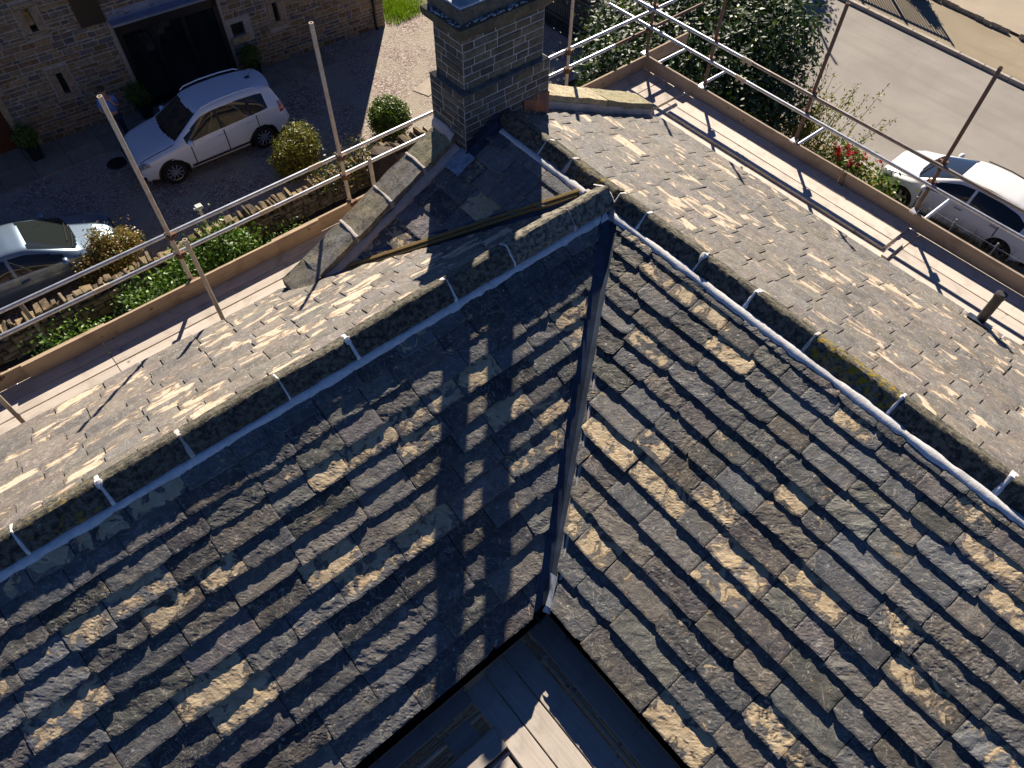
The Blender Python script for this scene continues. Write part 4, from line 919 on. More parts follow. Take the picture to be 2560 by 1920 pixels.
stones(mb, bp(0, 0), A([*bd, 0]), (0, 0, 1), A([*bn, 0]), BW, 4.5, (.085, .17), (.16, .52), 701, BP, .026, .016, holes=[(a if i not in (0, 4) else a + .12, b if i not in (0, 4) else b - .12, c, d if i not in (0, 4) else d - .1) for i, (a, b, c, d) in enumerate(sur)], jit=.007)
q0, q1 = bp(0, 0), bp(0, 0, -7)
mb.add([q0, q1, q1 + A([0, 0, BH]), q0 + A([0, 0, BH])], [(0, 1, 2, 3)], col=(.3, .22, .14, 0)); mb.add([bp(0, 0, -7), bp(BW, 0, -7), bp(BW, BH, -7), bp(0, BH, -7)], [(0, 1, 2, 3)], col=(.3, .22, .14, 0)); mb.add([bp(BW, 0, 0), bp(BW, 0, -7), bp(BW, BH, -7), bp(BW, BH, 0)], [(0, 1, 2, 3)], col=(.3, .22, .14, 0))
stones(mb, bp(0, 0), A([*-bn, 0]), (0, 0, 1), A([*-bd, 0]), 7, 4.3, (.1, .18), (.2, .5), 702, BP, .026, .016)
mb.build("barn_wall", [M['barn'], M['joint']], barn)
mb = MB()
for s0, s1 in ((.25, -3.5), (-7.25, -3.5)):
    rp = []
    for u_ in np.linspace(-.2, BW + .2, 30): rp.append([bp(u_, BH + .02, s0), bp(u_, BH + (1.2), s1)])
    mb.grid(A(rp), col=(.18, .17, .16, .2))
mb.build("barn_roof", M['slate'], barn)
for i, (a, b, c, d) in enumerate(holes):
    if i in (0, 4, 5): continue
    mb = MB()
    for p, q in (((a - .19, c - .02), (a, d + .02)), ((b, c - .02), (b + .19, d + .02)), ((a - .2, d + .02), (b + .2, d + .15)), ((a - .22, c - .15), (b + .22, c - .02))):
        ctr = bp((p[0] + q[0]) / 2, (p[1] + q[1]) / 2, .006); mb.obox(ctr, A([*bd, 0]), A([*bn, 0]), (0, 0, 1), (abs(q[0] - p[0]) / 2 - .004, .025, abs(q[1] - p[1]) / 2 - .004), col=(.34, .25, .16, 0), bev=.012)
    w_ = mb.build("slit_window", M['barn'], barn); WL[w_.name] = WL[barn.name]
    mb = MB(); mb.add([bp(a, c, -.2), bp(b, c, -.2), bp(b, d, -.2), bp(a, d, -.2)], [(0, 1, 2, 3)]); mb.build("pane", M['glass'], w_)
a, b, c, d = holes[5]; mb = MB(); th = np.linspace(0, np.pi, 9); ar = [(a, c), (b, c)] + [((a + b) / 2 + (b - a) / 2 * math.cos(t), d - .19 + .19 * math.sin(t)) for t in th]
mb.ngon([bp(u_, z_, -.16) for u_, z_ in ar]); nb = mb.build("arched_niche", M['frame'], barn); mb = MB(); mb.obox(bp((a + b) / 2, c - .1, .02), A([*bd, 0]), A([*bn, 0]), (0, 0, 1), (.3, .05, .09), col=(.4, .29, .15, 0), bev=.02); mb.build("niche_sill", M['barn'], barn)
mb = MB(); mb.obox(bp(8.66, 3.2, .03), A([*bd, 0]), A([*bn, 0]), (0, 0, 1), (.33, .03, .52)); mb.build("dark_panel", M['frame'], barn)
# glazed doorway with a projecting black frame and a hood topped in painted sky blue
a, b, c, d = holes[0]
def bbox(mb, u0, u1, z0, z1, n0, n1, **k): mb.obox(bp((u0 + u1) / 2, (z0 + z1) / 2, (n0 + n1) / 2), A([*bd, 0]), A([*bn, 0]), (0, 0, 1), (abs(u1 - u0) / 2, abs(n1 - n0) / 2, abs(z1 - z0) / 2), **k)
mb = MB()
for u0, u1, z0, z1 in ((a, a + .14, 0, 2.6), (b - .14, b, 0, 2.6), (a, b, 2.24, 2.62), (a, b, 0, .12), (6.33, 6.46, .1, 2.3), (7.22, 7.38, .1, 2.3)): bbox(mb, u0, u1, z0, z1, -.1, .08)
gd = mb.build("glazed_door", M['frame'], barn); WL[gd.name] = WL[barn.name]
mb = MB(); bbox(mb, a - .02, b + .05, 2.60, 2.66, -.05, .34); bbox(mb, a - .02, b + .05, 2.62, 2.9, -.02, .02); mb.build("door_hood", M['bluetop'], gd)
for u0, u1 in ((a + .14, 6.33), (6.46, 7.22), (7.38, b - .14)):
    mb = MB(); mb.add([bp(u0, .1, -.02), bp(u1, .1, -.02), bp(u1, 2.26, -.02), bp(u0, 2.26, -.02)], [(0, 1, 2, 3)]); mb.build("glass_pane", M['door_glass'], gd)
mb = MB()
for p in ([(4.6, 0, -.42), (8.9, 0, -.42), (8.9, 0, -4.5), (4.6, 0, -4.5)],): mb.add([bp(u_, .03 + z_, n_) for u_, z_, n_ in p], [(0, 1, 2, 3)], m=1)
for p in ([(4.6, -4.5), (8.9, -4.5)], [(4.6, -.42), (4.6, -4.5)], [(8.9, -.42), (8.9, -4.5)]): mb.add([bp(p[0][0], .03, p[0][1]), bp(p[1][0], .03, p[1][1]), bp(p[1][0], 2.9, p[1][1]), bp(p[0][0], 2.9, p[0][1])], [(0, 1, 2, 3)])
mb.add([bp(4.6, 2.9, -.42), bp(8.9, 2.9, -.42), bp(8.9, 2.9, -4.5), bp(4.6, 2.9, -4.5)], [(0, 1, 2, 3)])
mb.build("hall_room", [M['room'], M['roomfloor']], barn)
mb = MB()
for k in range(9): bbox(mb, 6.9 - k * .24, 7.15 - k * .24, .03 + k * .19, .22 + k * .19, -3.9, -3.0)
for k in range(18): bbox(mb, 7.02 - k * .12, 7.05 - k * .12, .22 + k * .095, 1.05 + k * .095, -3.0, -2.97)
bbox(mb, 4.9, 7.1, 1.9, 1.95, -3.02, -2.95)
tag(mb.build("staircase", M['white'], None), "white staircase with balusters seen through the dark barn glazing", "staircase")
st = thing("hall_table", "small dark table standing inside the barn doorway", "table", tuple(bp(7.8, .03, -2.2)))
mb = MB(); bbox(mb, 7.4, 8.2, .72, .76, -2.5, -1.9); mb.build("table_top", M['roomfloor'], st)
for u_ in (7.45, 8.15):
    for n_ in (-2.45, -1.95): mb = MB(); bbox(mb, u_ - .03, u_ + .03, .03, .72, n_ - .03, n_ + .03); mb.build("leg", M['roomfloor'], st)
mb = MB(); bbox(mb, 7.55, 7.95, 1.45, 1.95, -4.49, -4.46); tag(mb.build("framed_print", M['white'], None), "small pale framed print on the wall inside the barn", "picture")
a, b, c, d = holes[4]; mb = MB(); bbox(mb, a, b, .02, d, -.3, -.2); wd = mb.build("timber_door", M['oak'], barn); mb = MB()
bbox(mb, a - .17, a - .0, 0, d, -.05, .03, col=(.42, .3, .17, 0), bev=.01); bbox(mb, a - .17, b + .1, d + .0, d + .22, -.05, .03, col=(.42, .3, .17, 0), bev=.01); mb.build("door_surround", M['barn'], barn)
mb = MB(); mb.tube([bp(.36, 0, .07), bp(.36, 4.9, .07)], .05, 10); mb.build("downpipe", M['blackpl'], barn, smooth=True)

# ------------------------------------------------------------------ dry stone wall of the drive
mb = MB(); DW = A([(.30, .22, .12), (.24, .18, .11), (.36, .27, .15), (.19, .15, .10), (.27, .22, .15)])
mb.box((-12, 14.68, -.02), (9.6, 15.02, .52), col=(.10, .08, .06, 0))
stones(mb, (-12, 14.66, 0), (1, 0, 0), (0, 0, 1), (0, -1, 0), 21.6, .54, (.07, .16), (.14, .4), 801, DW, .02, .04, jit=.014); stones(mb, (9.6, 15.04, 0), (-1, 0, 0), (0, 0, 1), (0, 1, 0), 21.6, .54, (.07, .16), (.14, .4), 802, DW, .02, .03, jit=.012)
dw = mb.build("drystone_wall", M['dry'], None); tag(dw, "low dry stone wall along the gravel drive, capped with upright rough stones", "garden wall")
WL[dw.name] = A(dw.location); r = np.random.default_rng(81); x = -12.0; mb = MB()
while x < 9.5:
    w = r.uniform(.05, .22); h = r.uniform(.10, .33); t = r.uniform(.10, .21); c = DW[r.integers(5)] * r.uniform(.35, .95)
    lean = r.normal(.12, .22); ux = A([math.cos(lean), 0, -math.sin(lean)]); uz = A([math.sin(lean), 0, math.cos(lean)]); rz = r.normal(0, .12)
    uy = A([math.sin(rz) * .5, 1, 0]); b0 = mb.n
    mb.obox((x + w / 2, 14.85 + r.normal(0, .03), .52 + h / 2), ux, uy, uz, (w / 2 - .004, t, h / 2), col=(*c, 0), bev=.025)
    mb.V[-1] += r.normal(0, .012, mb.V[-1].shape); x += w
mb.build("wall_coping", M['dry'], dw)

# ------------------------------------------------------------------ cars
def car(name, label, loc, rot, prof, paint, wheels, suv=False):
    """lofted body: prof holds tables over local x (nose at +x); panes, lamps and doors are cut from the same surface"""
    t = thing(name, label, "car", loc, None, rot)
    g = lambda key, x: np.interp(-np.asarray(x), [-a for a, _ in prof[key]], [b for _, b in prof[key]])
    nose, tail = prof['top'][0][0], prof['top'][-1][0]; L = nose - tail
    s = np.linspace(0, 1, 170); x = nose - L * (s - .045 * np.sin(2 * np.pi * s) / 1.0 * .9)
    def sm(a, k=3):
        a = np.pad(a, k, mode='edge'); w = np.hanning(2 * k + 3)[1:-1]; w /= w.sum(); return np.convolve(a, w, 'valid')
    zt, zb, ze, w, wr, zs = (sm(g(k, x)) for k in ('top', 'belt', 'edge', 'w', 'wr', 'sill'))
    rows = []; lab = []
    wb = w * .965
    def seg(y0, z0, y1, z1, n, nm, bulge=0.0, bz=0.0):
        for k in range(n):
            f = k / n; rows.append((y0 + (y1 - y0) * f + bulge * math.sin(math.pi * f), z0 + (z1 - z0) * f + bz * math.sin(math.pi * f))); lab.append(nm)
    seg(w * .90, zs, w * .975, zs + .10, 3, 'sill'); seg(w * .975, zs + .10, w, zs + (zb - zs) * .45, 8, 'side', .004); seg(w, zs + (zb - zs) * .45, w * .995, zs + (zb - zs) * .75, 6, 'side', .01)
    seg(w * .995, zs + (zb - zs) * .75, wb, zb, 5, 'side', .006); seg(wb, zb, wr, ze, 12, 'green', .012)
    seg(wr, ze, wr * .88, ze + (zt - ze) * .62, 4, 'edge', .006, .006); seg(wr * .88, ze + (zt - ze) * .62, wr * 0, zt, 10, 'top', 0, 0)
    rows.append((wr * 0, zt)); 
    Y = np.stack([a for a, _ in rows], 1); Z = np.stack([b for _, b in rows], 1)
    for k in range(len(lab)):
        if lab[k] == 'top':  # crown the bonnet, screen and roof across the car
            f = Y[:, k] / (wr * .88 + 1e-6); z0 = ze + (zt - ze) * .62; Z[:, k] = z0 + (zt - z0) * np.sqrt(np.clip(1 - f ** 2, 0, 1))
    Xg = np.tile(x[:, None], (1, Y.shape[1])); P = np.stack([Xg, Y, Z], -1)
    Pm = P * A([1, -1, 1]); parts = {}
    Fc = (P[:-1, :-1] + P[1:, :-1] + P[:-1, 1:] + P[1:, 1:]) / 4
    cls = prof['classify']
    for side, PP in ((1, P), (-1, Pm)):
        nu, nv = PP.shape[:2]; idx = np.arange(nu * nv).reshape(nu, nv)
        q = np.stack([idx[:-1, :-1], idx[:-1, 1:], idx[1:, 1:], idx[1:, :-1]], -1)
        if side > 0: q = q[..., ::-1]
        for i in range(nu - 1):
            for j in range(nv - 1):
                cx, cy, cz = Fc[i, j]; l = lab[min(j, len(lab) - 1)]
                dw = min(math.hypot(cx - wx, cz - wheels['r'] - .01) for wx in wheels['x'])
                if l in ('sill', 'side') and dw < wheels['r'] + .055: continue
                nm = cls(cx, cy, cz, l, wr[i], ze[i], zb[i], side)
                parts.setdefault('body' if nm in ('shut_line', 'sill_trim') else nm, []).append((side, q[i, j], 1 if nm in ('shut_line', 'sill_trim') else 0))
    V = np.concatenate([P.reshape(-1, 3), Pm.reshape(-1, 3)]); off = P.shape[0] * P.shape[1]
    made = {}
    for nm in sorted(parts, key=lambda k: k != 'body'):
        key, sd = (nm.split('@') + [''])[:2]
        Q = A([qq + (off if sdd < 0 else 0) for sdd, qq, _m in parts[nm]]); MI = A([_m for _, _, _m in parts[nm]]); used = np.unique(Q); rm = -np.ones(len(V), int); rm[used] = np.arange(len(used))
        mb = MB(); VV = V[used].copy()
        mb.add(VV, rm[Q]); mb.MQ[-1] = MI
        if nm == 'body':
            for k in (0, -1): mb.ngon(np.concatenate([P[k], Pm[k][::-1]]))
        mt = {'body': paint, 'window': 'glass', 'windscreen': 'glass', 'rear_window': 'glass', 'shut_line': 'trim', 'headlight': 'lamp', 'tail_light': 'tail', 'grille': 'trim', 'sill_trim': 'trim', 'window_trim': 'chrome' if not suv else 'trim', 'bumper_grille': 'trim'}[key]
        made[nm] = mb.build(key, [M[mt], M['trim']] if nm == 'body' else M[mt], t, smooth=60, local=True)
    # underside, arches, wheels
    mb = MB(); mb.box((tail + .25, -prof['wmax'] * .86, .2), (nose - .25, prof['wmax'] * .86, .42)); mb.box((tail + .5, -prof['wmax'] * .75, .4), (nose - .7, prof['wmax'] * .75, .8)); mb.build("underbody", M['trim'], t, local=True)
    R = wheels['r']
    for wx in wheels['x']:
        for sd in (1, -1):
            yo = sd * (prof['wmax'] - .012); mb = MB(); n = 26; th = np.linspace(-.35, np.pi + .35, n); rr = []
            for (ra, yy) in ((R + .03, yo - sd * .10), (R + .03, yo + sd * .004), (R + .085 if suv else R + .07, yo + sd * .006), (R + .09 if suv else R + .075, yo - sd * .03)):
                rr.append(np.stack([wx + ra * np.cos(th), np.full(n, yy), np.maximum(R + .01 + ra * np.sin(th), .2)], 1))
            mb.grid(np.stack(rr, 1)); mb.build("wheel_arch", M['trim'] if suv else M[paint], t, smooth=40, local=True)
            mb = MB(); c = (wx, sd * (prof['wmax'] - .13), R); wt = .11
            mb.lathe(c, [(R * .62, -wt), (R * .9, -wt), (R, -wt * .7), (R, wt * .7), (R * .9, wt), (R * .66, wt * .95), (R * .62, wt * .5)], 28, axis='y')
            wh = mb.build("wheel", M['tyre'], t, smooth=40, local=True); WL[wh.name] = A([0, 0, 0.])
            mb = MB(); o = sd * (wt * .75)
            mb.lathe(c, [(R * .66, o * 1.1), (R * .70, o * 1.15), (R * .64, o * .6), (R * .6, -o * .2), (.02, -o * .3)], 26, axis='y', m=1)
            ns = wheels['spokes']
            for k in range(ns):
                a = 2 * np.pi * k / ns + .2
                for da in ((-.10, .10) if ns <= 5 else (0,)):
                    d = A([math.cos(a + da), 0, math.sin(a + da)]); cc = A(c) + A([0, o * .95, 0]) + d * R * .36
                    mb.obox(cc, d, (0, 1, 0), np.cross(d, A([0, 1., 0])), (R * .32, .012, .02 if ns > 5 else .022), bev=.005)
            mb.lathe(c, [(0, o * 1.1), (.05, o * 1.1), (.055, o * .8), (.055, 0)], 12, axis='y')
            mb.lathe(c, [(R * .62, o * 1.05), (R * .665, o * 1.12), (R * .69, o * 1.0)], 26, axis='y')
            mb.build("rim", [M['rim'], M['trim']], wh, smooth=40, local=True)
    for sd in (1, -1):
        mx, mz, my = prof['mirror']; mb = MB(); mb.sphere((mx, sd * (my + .10), mz), (.075, .12, .08), 12, 8); mb.obox((mx, sd * my, mz - .04), (1, 0, 0), (0, 1, 0), (0, 0, 1), (.03, .06, .02), bev=.008)
        mb.build("wing_mirror", M[paint], t, smooth=40, local=True)
        for hx in prof['handles']:
            hz = float(np.interp(hx, x[::-1], zb[::-1])) - .10; hy = float(np.interp(hx, x[::-1], w[::-1]))
            mb = MB(); mb.obox((hx, sd * (hy + .012), hz), (1, 0, 0), (0, 1, 0), (0, 0, 1), (.10, .014, .018), bev=.01); mb.build("door_handle", M['chrome'] if not suv else M[paint], t, smooth=30, local=True)
    return t

def cls_common(cx, cy, cz, l, wr, ze, zb, side, p):
    sd = '@L' if side > 0 else '@R'
    if l == 'green' and ze - zb > .13:
        f = (cz - zb) / (ze - zb)
        if .08 < f < .9 and p['glass'][1] < cx < p['glass'][0] + .0:
            for pb in p['pillars']:
                if abs(cx - pb) < .035: return 'body' if not p.get('blackp') else 'sill_trim'
            return 'window' + sd
    if l in ('top', 'edge') and abs(cy) < wr * .95:
        bow = p['bow'] * (1 - (cy / (wr + 1e-6)) ** 2)
        if p['ws'][1] + bow * .55 < cx < p['ws'][0] + bow and (l == 'top' or False): return 'windscreen'
        if p['rw'][1] - bow * .6 < cx < p['rw'][0] - bow * .3 and l == 'top' and abs(cy) < wr * .80: return 'rear_window'
    if l == 'side':
        for dx in p['doors']:
            if abs(cx - dx) < .0135: return 'shut_line'
    if p['hl'](cx, cy, cz, l): return 'headlight' + sd
    if p['tl'](cx, cy, cz, l): return 'tail_light' + sd
    if p['gr'](cx, cy, cz, l): return 'grille'
    if l == 'edge' and p['ws'][0] + .1 < cx < p['noselim'] and abs(cy - wr * .965) < .011: return 'shut_line'
    return 'body'
suvp = dict(wmax=.905,
    top=[(2.215, .60), (2.17, .74), (2.08, .86), (1.9, .95), (1.5, 1.04), (1.0, 1.10), (.22, 1.61), (-.1, 1.665), (-.5, 1.69), (-1.0, 1.685), (-1.55, 1.645), (-1.9, 1.585), (-2.08, 1.12), (-2.17, .96), (-2.21, .60)],
    belt=[(2.215, .56), (2.1, .74), (1.8, .86), (1.4, .93), (.9, .985), (.3, 1.0), (-.5, 1.035), (-1.2, 1.07), (-1.7, 1.11), (-2.0, 1.06), (-2.15, .9), (-2.21, .56)],
    edge=[(2.215, .59), (2.1, .79), (1.8, .91), (1.4, .985), (1.05, 1.04), (.80, 1.17), (.16, 1.525), (-.2, 1.575), (-.9, 1.585), (-1.4, 1.55), (-1.75, 1.47), (-1.95, 1.25), (-2.1, 1.0), (-2.21, .59)],
    w=[(2.215, .58), (2.15, .70), (2.0, .80), (1.7, .875), (1.3, .90), (.5, .905), (-.8, .905), (-1.5, .90), (-1.9, .85), (-2.1, .76), (-2.21, .64)],
    wr=[(2.215, .54), (2.1, .66), (1.8, .75), (1.3, .79), (1.0, .77), (.2, .635), (-.6, .63), (-1.4, .61), (-1.8, .58), (-2.0, .63), (-2.21, .60)],
    sill=[(2.215, .36), (2.0, .27), (1.0, .25), (-1.6, .25), (-2.0, .30), (-2.21, .42)],
    glass=(.78, -1.62), pillars=[-.25, -1.12], blackp=True, bow=.12, ws=(.98, .24), rw=(-1.88, -2.08), doors=[.72, -.27, -1.22], noselim=2.05,
    hl=lambda x, y, z, l: l in ('side', 'green') and 1.86 < x < 2.13 and .66 < z < .84 and z > .66 + (2.13 - x) * .28,
    tl=lambda x, y, z, l: l in ('side', 'green') and x < -1.93 and .88 < z < 1.16,
    gr=lambda x, y, z, l: (x > 2.12 and z < .74 and z > .52) or (x > 2.06 and z < .46),
    mirror=(.70, 1.06, .88), handles=[-.12, -1.02])
suvp['classify'] = lambda cx, cy, cz, l, wr, ze, zb, side: cls_common(cx, cy, cz, l, wr, ze, zb, side, suvp)
suv = car("parked_suv", "white SUV with roof rails parked on gravel in front of the dark glazed barn doorway", (4.74, 18.80, 0), math.radians(177.7), suvp, 'paint_white', dict(x=(1.335, -1.27), r=.345, spokes=10), suv=True)
for sd in (1, -1):
    mb = MB(); mb.tube([(.15, sd * .60, 1.60), (.02, sd * .60, 1.67), (-.4, sd * .59, 1.715), (-1.0, sd * .575, 1.715), (-1.4, sd * .565, 1.68), (-1.52, sd * .56, 1.625)], [.014, .018, .02, .02, .018, .014], 8); mb.build("roof_rail", M['paint_white'], suv, smooth=True, local=True)
    mb = MB(); mb.obox((-.1, sd * .918, .40), (1, 0, -.015), (0, 1, 0), (.015, 0, 1), (.95, .008, .025), bev=.006); mb.build("side_strip", M['trim'], suv, local=True)
mb = MB(); mb.obox((-1.55, 0, 1.665), (1, 0, 0), (0, 1, 0), (0, 0, 1), (.07, .03, .02), bev=.01); mb.tube([(-1.57, 0, 1.68), (-1.78, 0, 1.87)], .006, 6); mb.build("roof_aerial", M['trim'], suv, local=True)
mb = MB(); P = [[(-1.74, y, 1.612 - .12 * abs(y) ** 2) for y in np.linspace(-.52, .52, 11)], [(-1.99 + .28 * abs(y) ** 2, y, 1.575 - .16 * abs(y) ** 2) for y in np.linspace(-.54, .54, 11)], [(-1.99 + .28 * abs(y) ** 2, y, 1.54 - .16 * abs(y) ** 2) for y in np.linspace(-.54, .54, 11)], [(-1.85, y, 1.52 - .12 * abs(y) ** 2) for y in np.linspace(-.5, .5, 11)]]
mb.grid(A(P)); mb.build("roof_spoiler", M['paint_white'], suv, smooth=30, local=True)
for sd in (1, -1):
    mb = MB(); mb.sphere((2.10, sd * .62, .42), (.03, .09, .05), 10, 6); mb.build("fog_lamp", M['lamp'], suv, smooth=True, local=True)

sedp = dict(wmax=.91,
    top=[(2.25, .52), (2.2, .64), (2.08, .72), (1.8, .82), (1.3, .93), (1.2, .97), (.34, 1.385), (0, 1.445), (-.5, 1.46), (-1.0, 1.43), (-1.25, 1.38), (-1.85, 1.08), (-2.1, 1.04), (-2.25, .96), (-2.29, .5)],
    belt=[(2.25, .48), (2.15, .60), (1.8, .73), (1.3, .84), (.8, .90), (0, .94), (-1.0, .97), (-1.7, .98), (-2.1, .93), (-2.29, .47)],
    edge=[(2.25, .51), (2.15, .66), (1.8, .77), (1.3, .895), (1.05, 1.0), (.26, 1.315), (-.2, 1.37), (-.8, 1.36), (-1.25, 1.28), (-1.6, 1.08), (-1.85, 1.01), (-2.1, .98), (-2.29, .5)],
    w=[(2.25, .5), (2.2, .62), (2.05, .76), (1.75, .86), (1.3, .90), (.5, .91), (-1.0, .91), (-1.7, .89), (-2.1, .80), (-2.29, .62)],
    wr=[(2.25, .46), (2.15, .62), (1.8, .72), (1.3, .77), (1.05, .74), (.26, .60), (-.5, .59), (-1.2, .585), (-1.7, .68), (-2.1, .68), (-2.29, .58)],
    sill=[(2.25, .33), (2.0, .22), (1.0, .2), (-1.6, .2), (-2.0, .26), (-2.29, .38)],
    glass=(.95, -1.5), pillars=[-.15], blackp=False, bow=.14, ws=(1.22, .33), rw=(-1.2, -1.8), doors=[.95, -.17, -1.05], noselim=2.1,
    hl=lambda x, y, z, l: l in ('side', 'green', 'edge') and 1.80 < x < 2.17 and z > .54 + (2.17 - x) * .35 and z < .70 + (2.17 - x) * .3 and y > .5,
    tl=lambda x, y, z, l: l in ('side', 'green') and x < -2.0 and .75 < z < .95,
    gr=lambda x, y, z, l: (x > 2.17 and z < .6 and z > .45) or (x > 2.08 and z < .38),
    mirror=(.92, .96, .87), handles=[-.02, -.95])
sedp['classify'] = lambda cx, cy, cz, l, wr, ze, zb, side: cls_common(cx, cy, cz, l, wr, ze, zb, side, sedp)
c2 = car("parked_saloon", "steel blue saloon parked behind the dry stone wall beside the rust coloured bush", (-1.0, 16.72, 0), math.radians(-2.5), sedp, 'paint_blue', dict(x=(1.40, -1.3), r=.32, spokes=5))
c3 = car("parked_saloon", "cream white saloon parked at the kerb beyond the flowering rhododendron", (18.74, 3.66, 0), math.radians(92.3), sedp, 'paint_white2', dict(x=(1.40, -1.3), r=.32, spokes=5))
for c_ in (c2, c3):
    mb = MB()
    for a, b in (((1.30, .5, .955), (1.16, -.35, 1.005)), ((1.33, -.1, .985), (1.20, -.62, .98))): mb.tube([a, b], .012, 6)
    mb.build("wiper", M['trim'], c_, local=True)
mb = MB()
for sd in (1, -1): mb.tube([(.2, sd * .565, 1.41), (-.4, sd * .56, 1.44), (-1.1, sd * .55, 1.39)], .014, 6)
mb.build("roof_trim", M['trim'], c3, local=True)

# ------------------------------------------------------------------ planting
def leafcloud(mb, lobes, n, size, seed, cols, clump=.18, per=16, shell=.55, asp=2.2, up=.35, mat=0):
    r = np.random.default_rng(seed); lobes = [(A(c, float), A(rr, float) * np.ones(3)) for c, rr in lobes]
    vol = A([np.prod(rr) ** .7 for _, rr in lobes]); vol /= vol.sum(); nc = max(1, n // per)
    li = r.choice(len(lobes), nc, p=vol); d = r.normal(size=(nc, 3)); d /= np.linalg.norm(d, axis=1, keepdims=True)
    rad = shell + (1 - shell) * r.random(nc) ** .6; rad *= r.normal(1, .07, nc)
    C = A([lobes[k][0] for k in li]) + d * rad[:, None] * A([lobes[k][1] for k in li])
    C = np.repeat(C, per, 0); dd = np.repeat(d, per, 0)
    P = C + r.normal(0, clump, C.shape); m = len(P)
    nrm = dd * .6 + r.normal(0, .6, (m, 3)) + A([0, 0, up]); nrm /= np.linalg.norm(nrm, axis=1, keepdims=True)
    a = np.cross(nrm, r.normal(size=(m, 3))); a /= np.linalg.norm(a, axis=1, keepdims=True); b = np.cross(nrm, a)
    L = size * r.uniform(.6, 1.3, m)[:, None]; W = L / asp; fold = nrm * L * r.uniform(-.12, .25, (m, 1))
    V = np.stack([P - a * L / 2, P + b * W / 2 + fold * .4, P + a * L / 2 + fold, P - b * W / 2 + fold * .4], 1)
    V[..., 2] = np.maximum(V[..., 2], .01)
    cc = A(cols)[r.integers(len(cols), size=m)] * np.repeat(r.uniform(.7, 1.35, nc), per)[:, None] * r.uniform(.75, 1.25, (m, 1))
    mb.add(V.reshape(-1, 3), np.arange(m * 4).reshape(-1, 4), col=np.repeat(np.clip(cc, 0, 1), 4, 0))
def limbs(mb, base, tips, r0, seed):
    r = np.random.default_rng(seed); base = A(base, float)
    for tp in tips:
        tp = A(tp, float); m1 = base + (tp - base) * .4 + r.normal(0, .08, 3) + A([0, 0, .12]); m2 = base + (tp - base) * .75 + r.normal(0, .06, 3)
        mb.tube([base, m1, m2, tp], [r0, r0 * .7, r0 * .45, r0 * .2], 7)
def bush(name, label, cat, loc, lobes, n, size, seed, cols, mat='leaf', stems=5, r0=.03, group=None, **kw):
    t = thing(name, label, cat, loc, group); L = A(loc, float); r = np.random.default_rng(seed + 1)
    mb = MB(); tips = [A(c) + r.normal(0, .3, 3) * A(rr) for c, rr in lobes for _ in range(max(1, stems // len(lobes)))]
    limbs(mb, L, tips, r0, seed); mb.build("stem", M['bark'], t)
    mb = MB(); leafcloud(mb, lobes, n, size, seed, cols, **kw); mb.build("crown", M[mat], t); return t
G1 = [(.08, .17, .015), (.12, .22, .025), (.05, .11, .015), (.15, .24, .04)]
GB = [(.09, .14, .012), (.13, .17, .02), (.06, .11, .012)]
GY = [(.18, .19, .02), (.24, .22, .03), (.12, .14, .02), (.16, .13, .02)]
OR = [(.24, .14, .03), (.28, .20, .05), (.17, .11, .03), (.20, .20, .04), (.26, .13, .05), (.14, .15, .03)]
GD = [(.018, .04, .012), (.03, .06, .015), (.022, .045, .02), (.05, .085, .02)]
bush("box_ball", "clipped round green box bush on the sunny gravel next to the chimney", "shrub", (9.12, 16.25, 0), [((9.12, 16.25, .5), (.56, .56, .5)), ((9.12, 16.25, .45), (.42, .42, .38))], 16000, .06, 11, GB, shell=.85, clump=.05, per=10, asp=1.6)
bush("golden_shrub", "feathery yellow green conifer bush in front of the white car's rear wheel", "shrub", (6.2, 16.35, 0), [((6.2, 16.35, .62), (.62, .5, .55)), ((6.45, 16.5, .85), (.4, .4, .38)), ((5.85, 16.3, .5), (.4, .35, .42)), ((6.2, 16.35, .5), (.45, .35, .4))], 15000, .11, 12, GY, asp=4.5, clump=.08, per=12, shell=.6)
bush("rusty_shrub", "rust and gold leaved bush at the bonnet of the steel blue car", "shrub", (.75, 15.75, 0), [((.72, 15.7, .5), (.56, .42, .45)), ((1.15, 15.9, .62), (.36, .32, .34)), ((.3, 15.6, .42), (.36, .32, .38)), ((.75, 15.95, .95), (.22, .2, .25))], 13000, .065, 13, OR, asp=2, clump=.09, per=12, shell=.65)
lau = "laurel bushes between the wall and the deck"
bush("laurel_bush", "glossy green laurel bush in the bed, middle one behind the outer toe board", "shrub", (1.1, 14.0, 0), [((1.1, 14.0, .45), (.75, .45, .45)), ((1.6, 13.8, .5), (.5, .4, .45)), ((.6, 13.7, .35), (.4, .35, .35))], 2600, .11, 14, G1, 'leaf_gloss', group=lau)
bush("laurel_bush", "bright glossy laurel bush with a pale top, beyond the tall scaffold tube by the post", "shrub", (3.05, 14.2, 0), [((3.05, 14.15, .5), (.6, .42, .5)), ((3.4, 14.0, .4), (.45, .4, .4)), ((2.9, 14.4, .85), (.2, .2, .3))], 2600, .11, 15, G1 + [(.13, .2, .02)], 'leaf_gloss', group=lau)
bush("laurel_bush", "small laurel sprig low against the wall, close to the doubled toe board", "shrub", (-1.1, 13.9, 0), [((-1.1, 13.9, .35), (.45, .35, .3)), ((-.5, 13.8, .3), (.4, .3, .25))], 1300, .10, 16, G1, 'leaf_gloss', group=lau)
bush("laurel_bush", "narrow laurel clump directly behind the crossing of scaffold tube and lower rail", "shrub", (2.1, 14.25, 0), [((2.1, 14.25, .6), (.3, .3, .5))], 800, .10, 17, G1, 'leaf_gloss', group=lau)
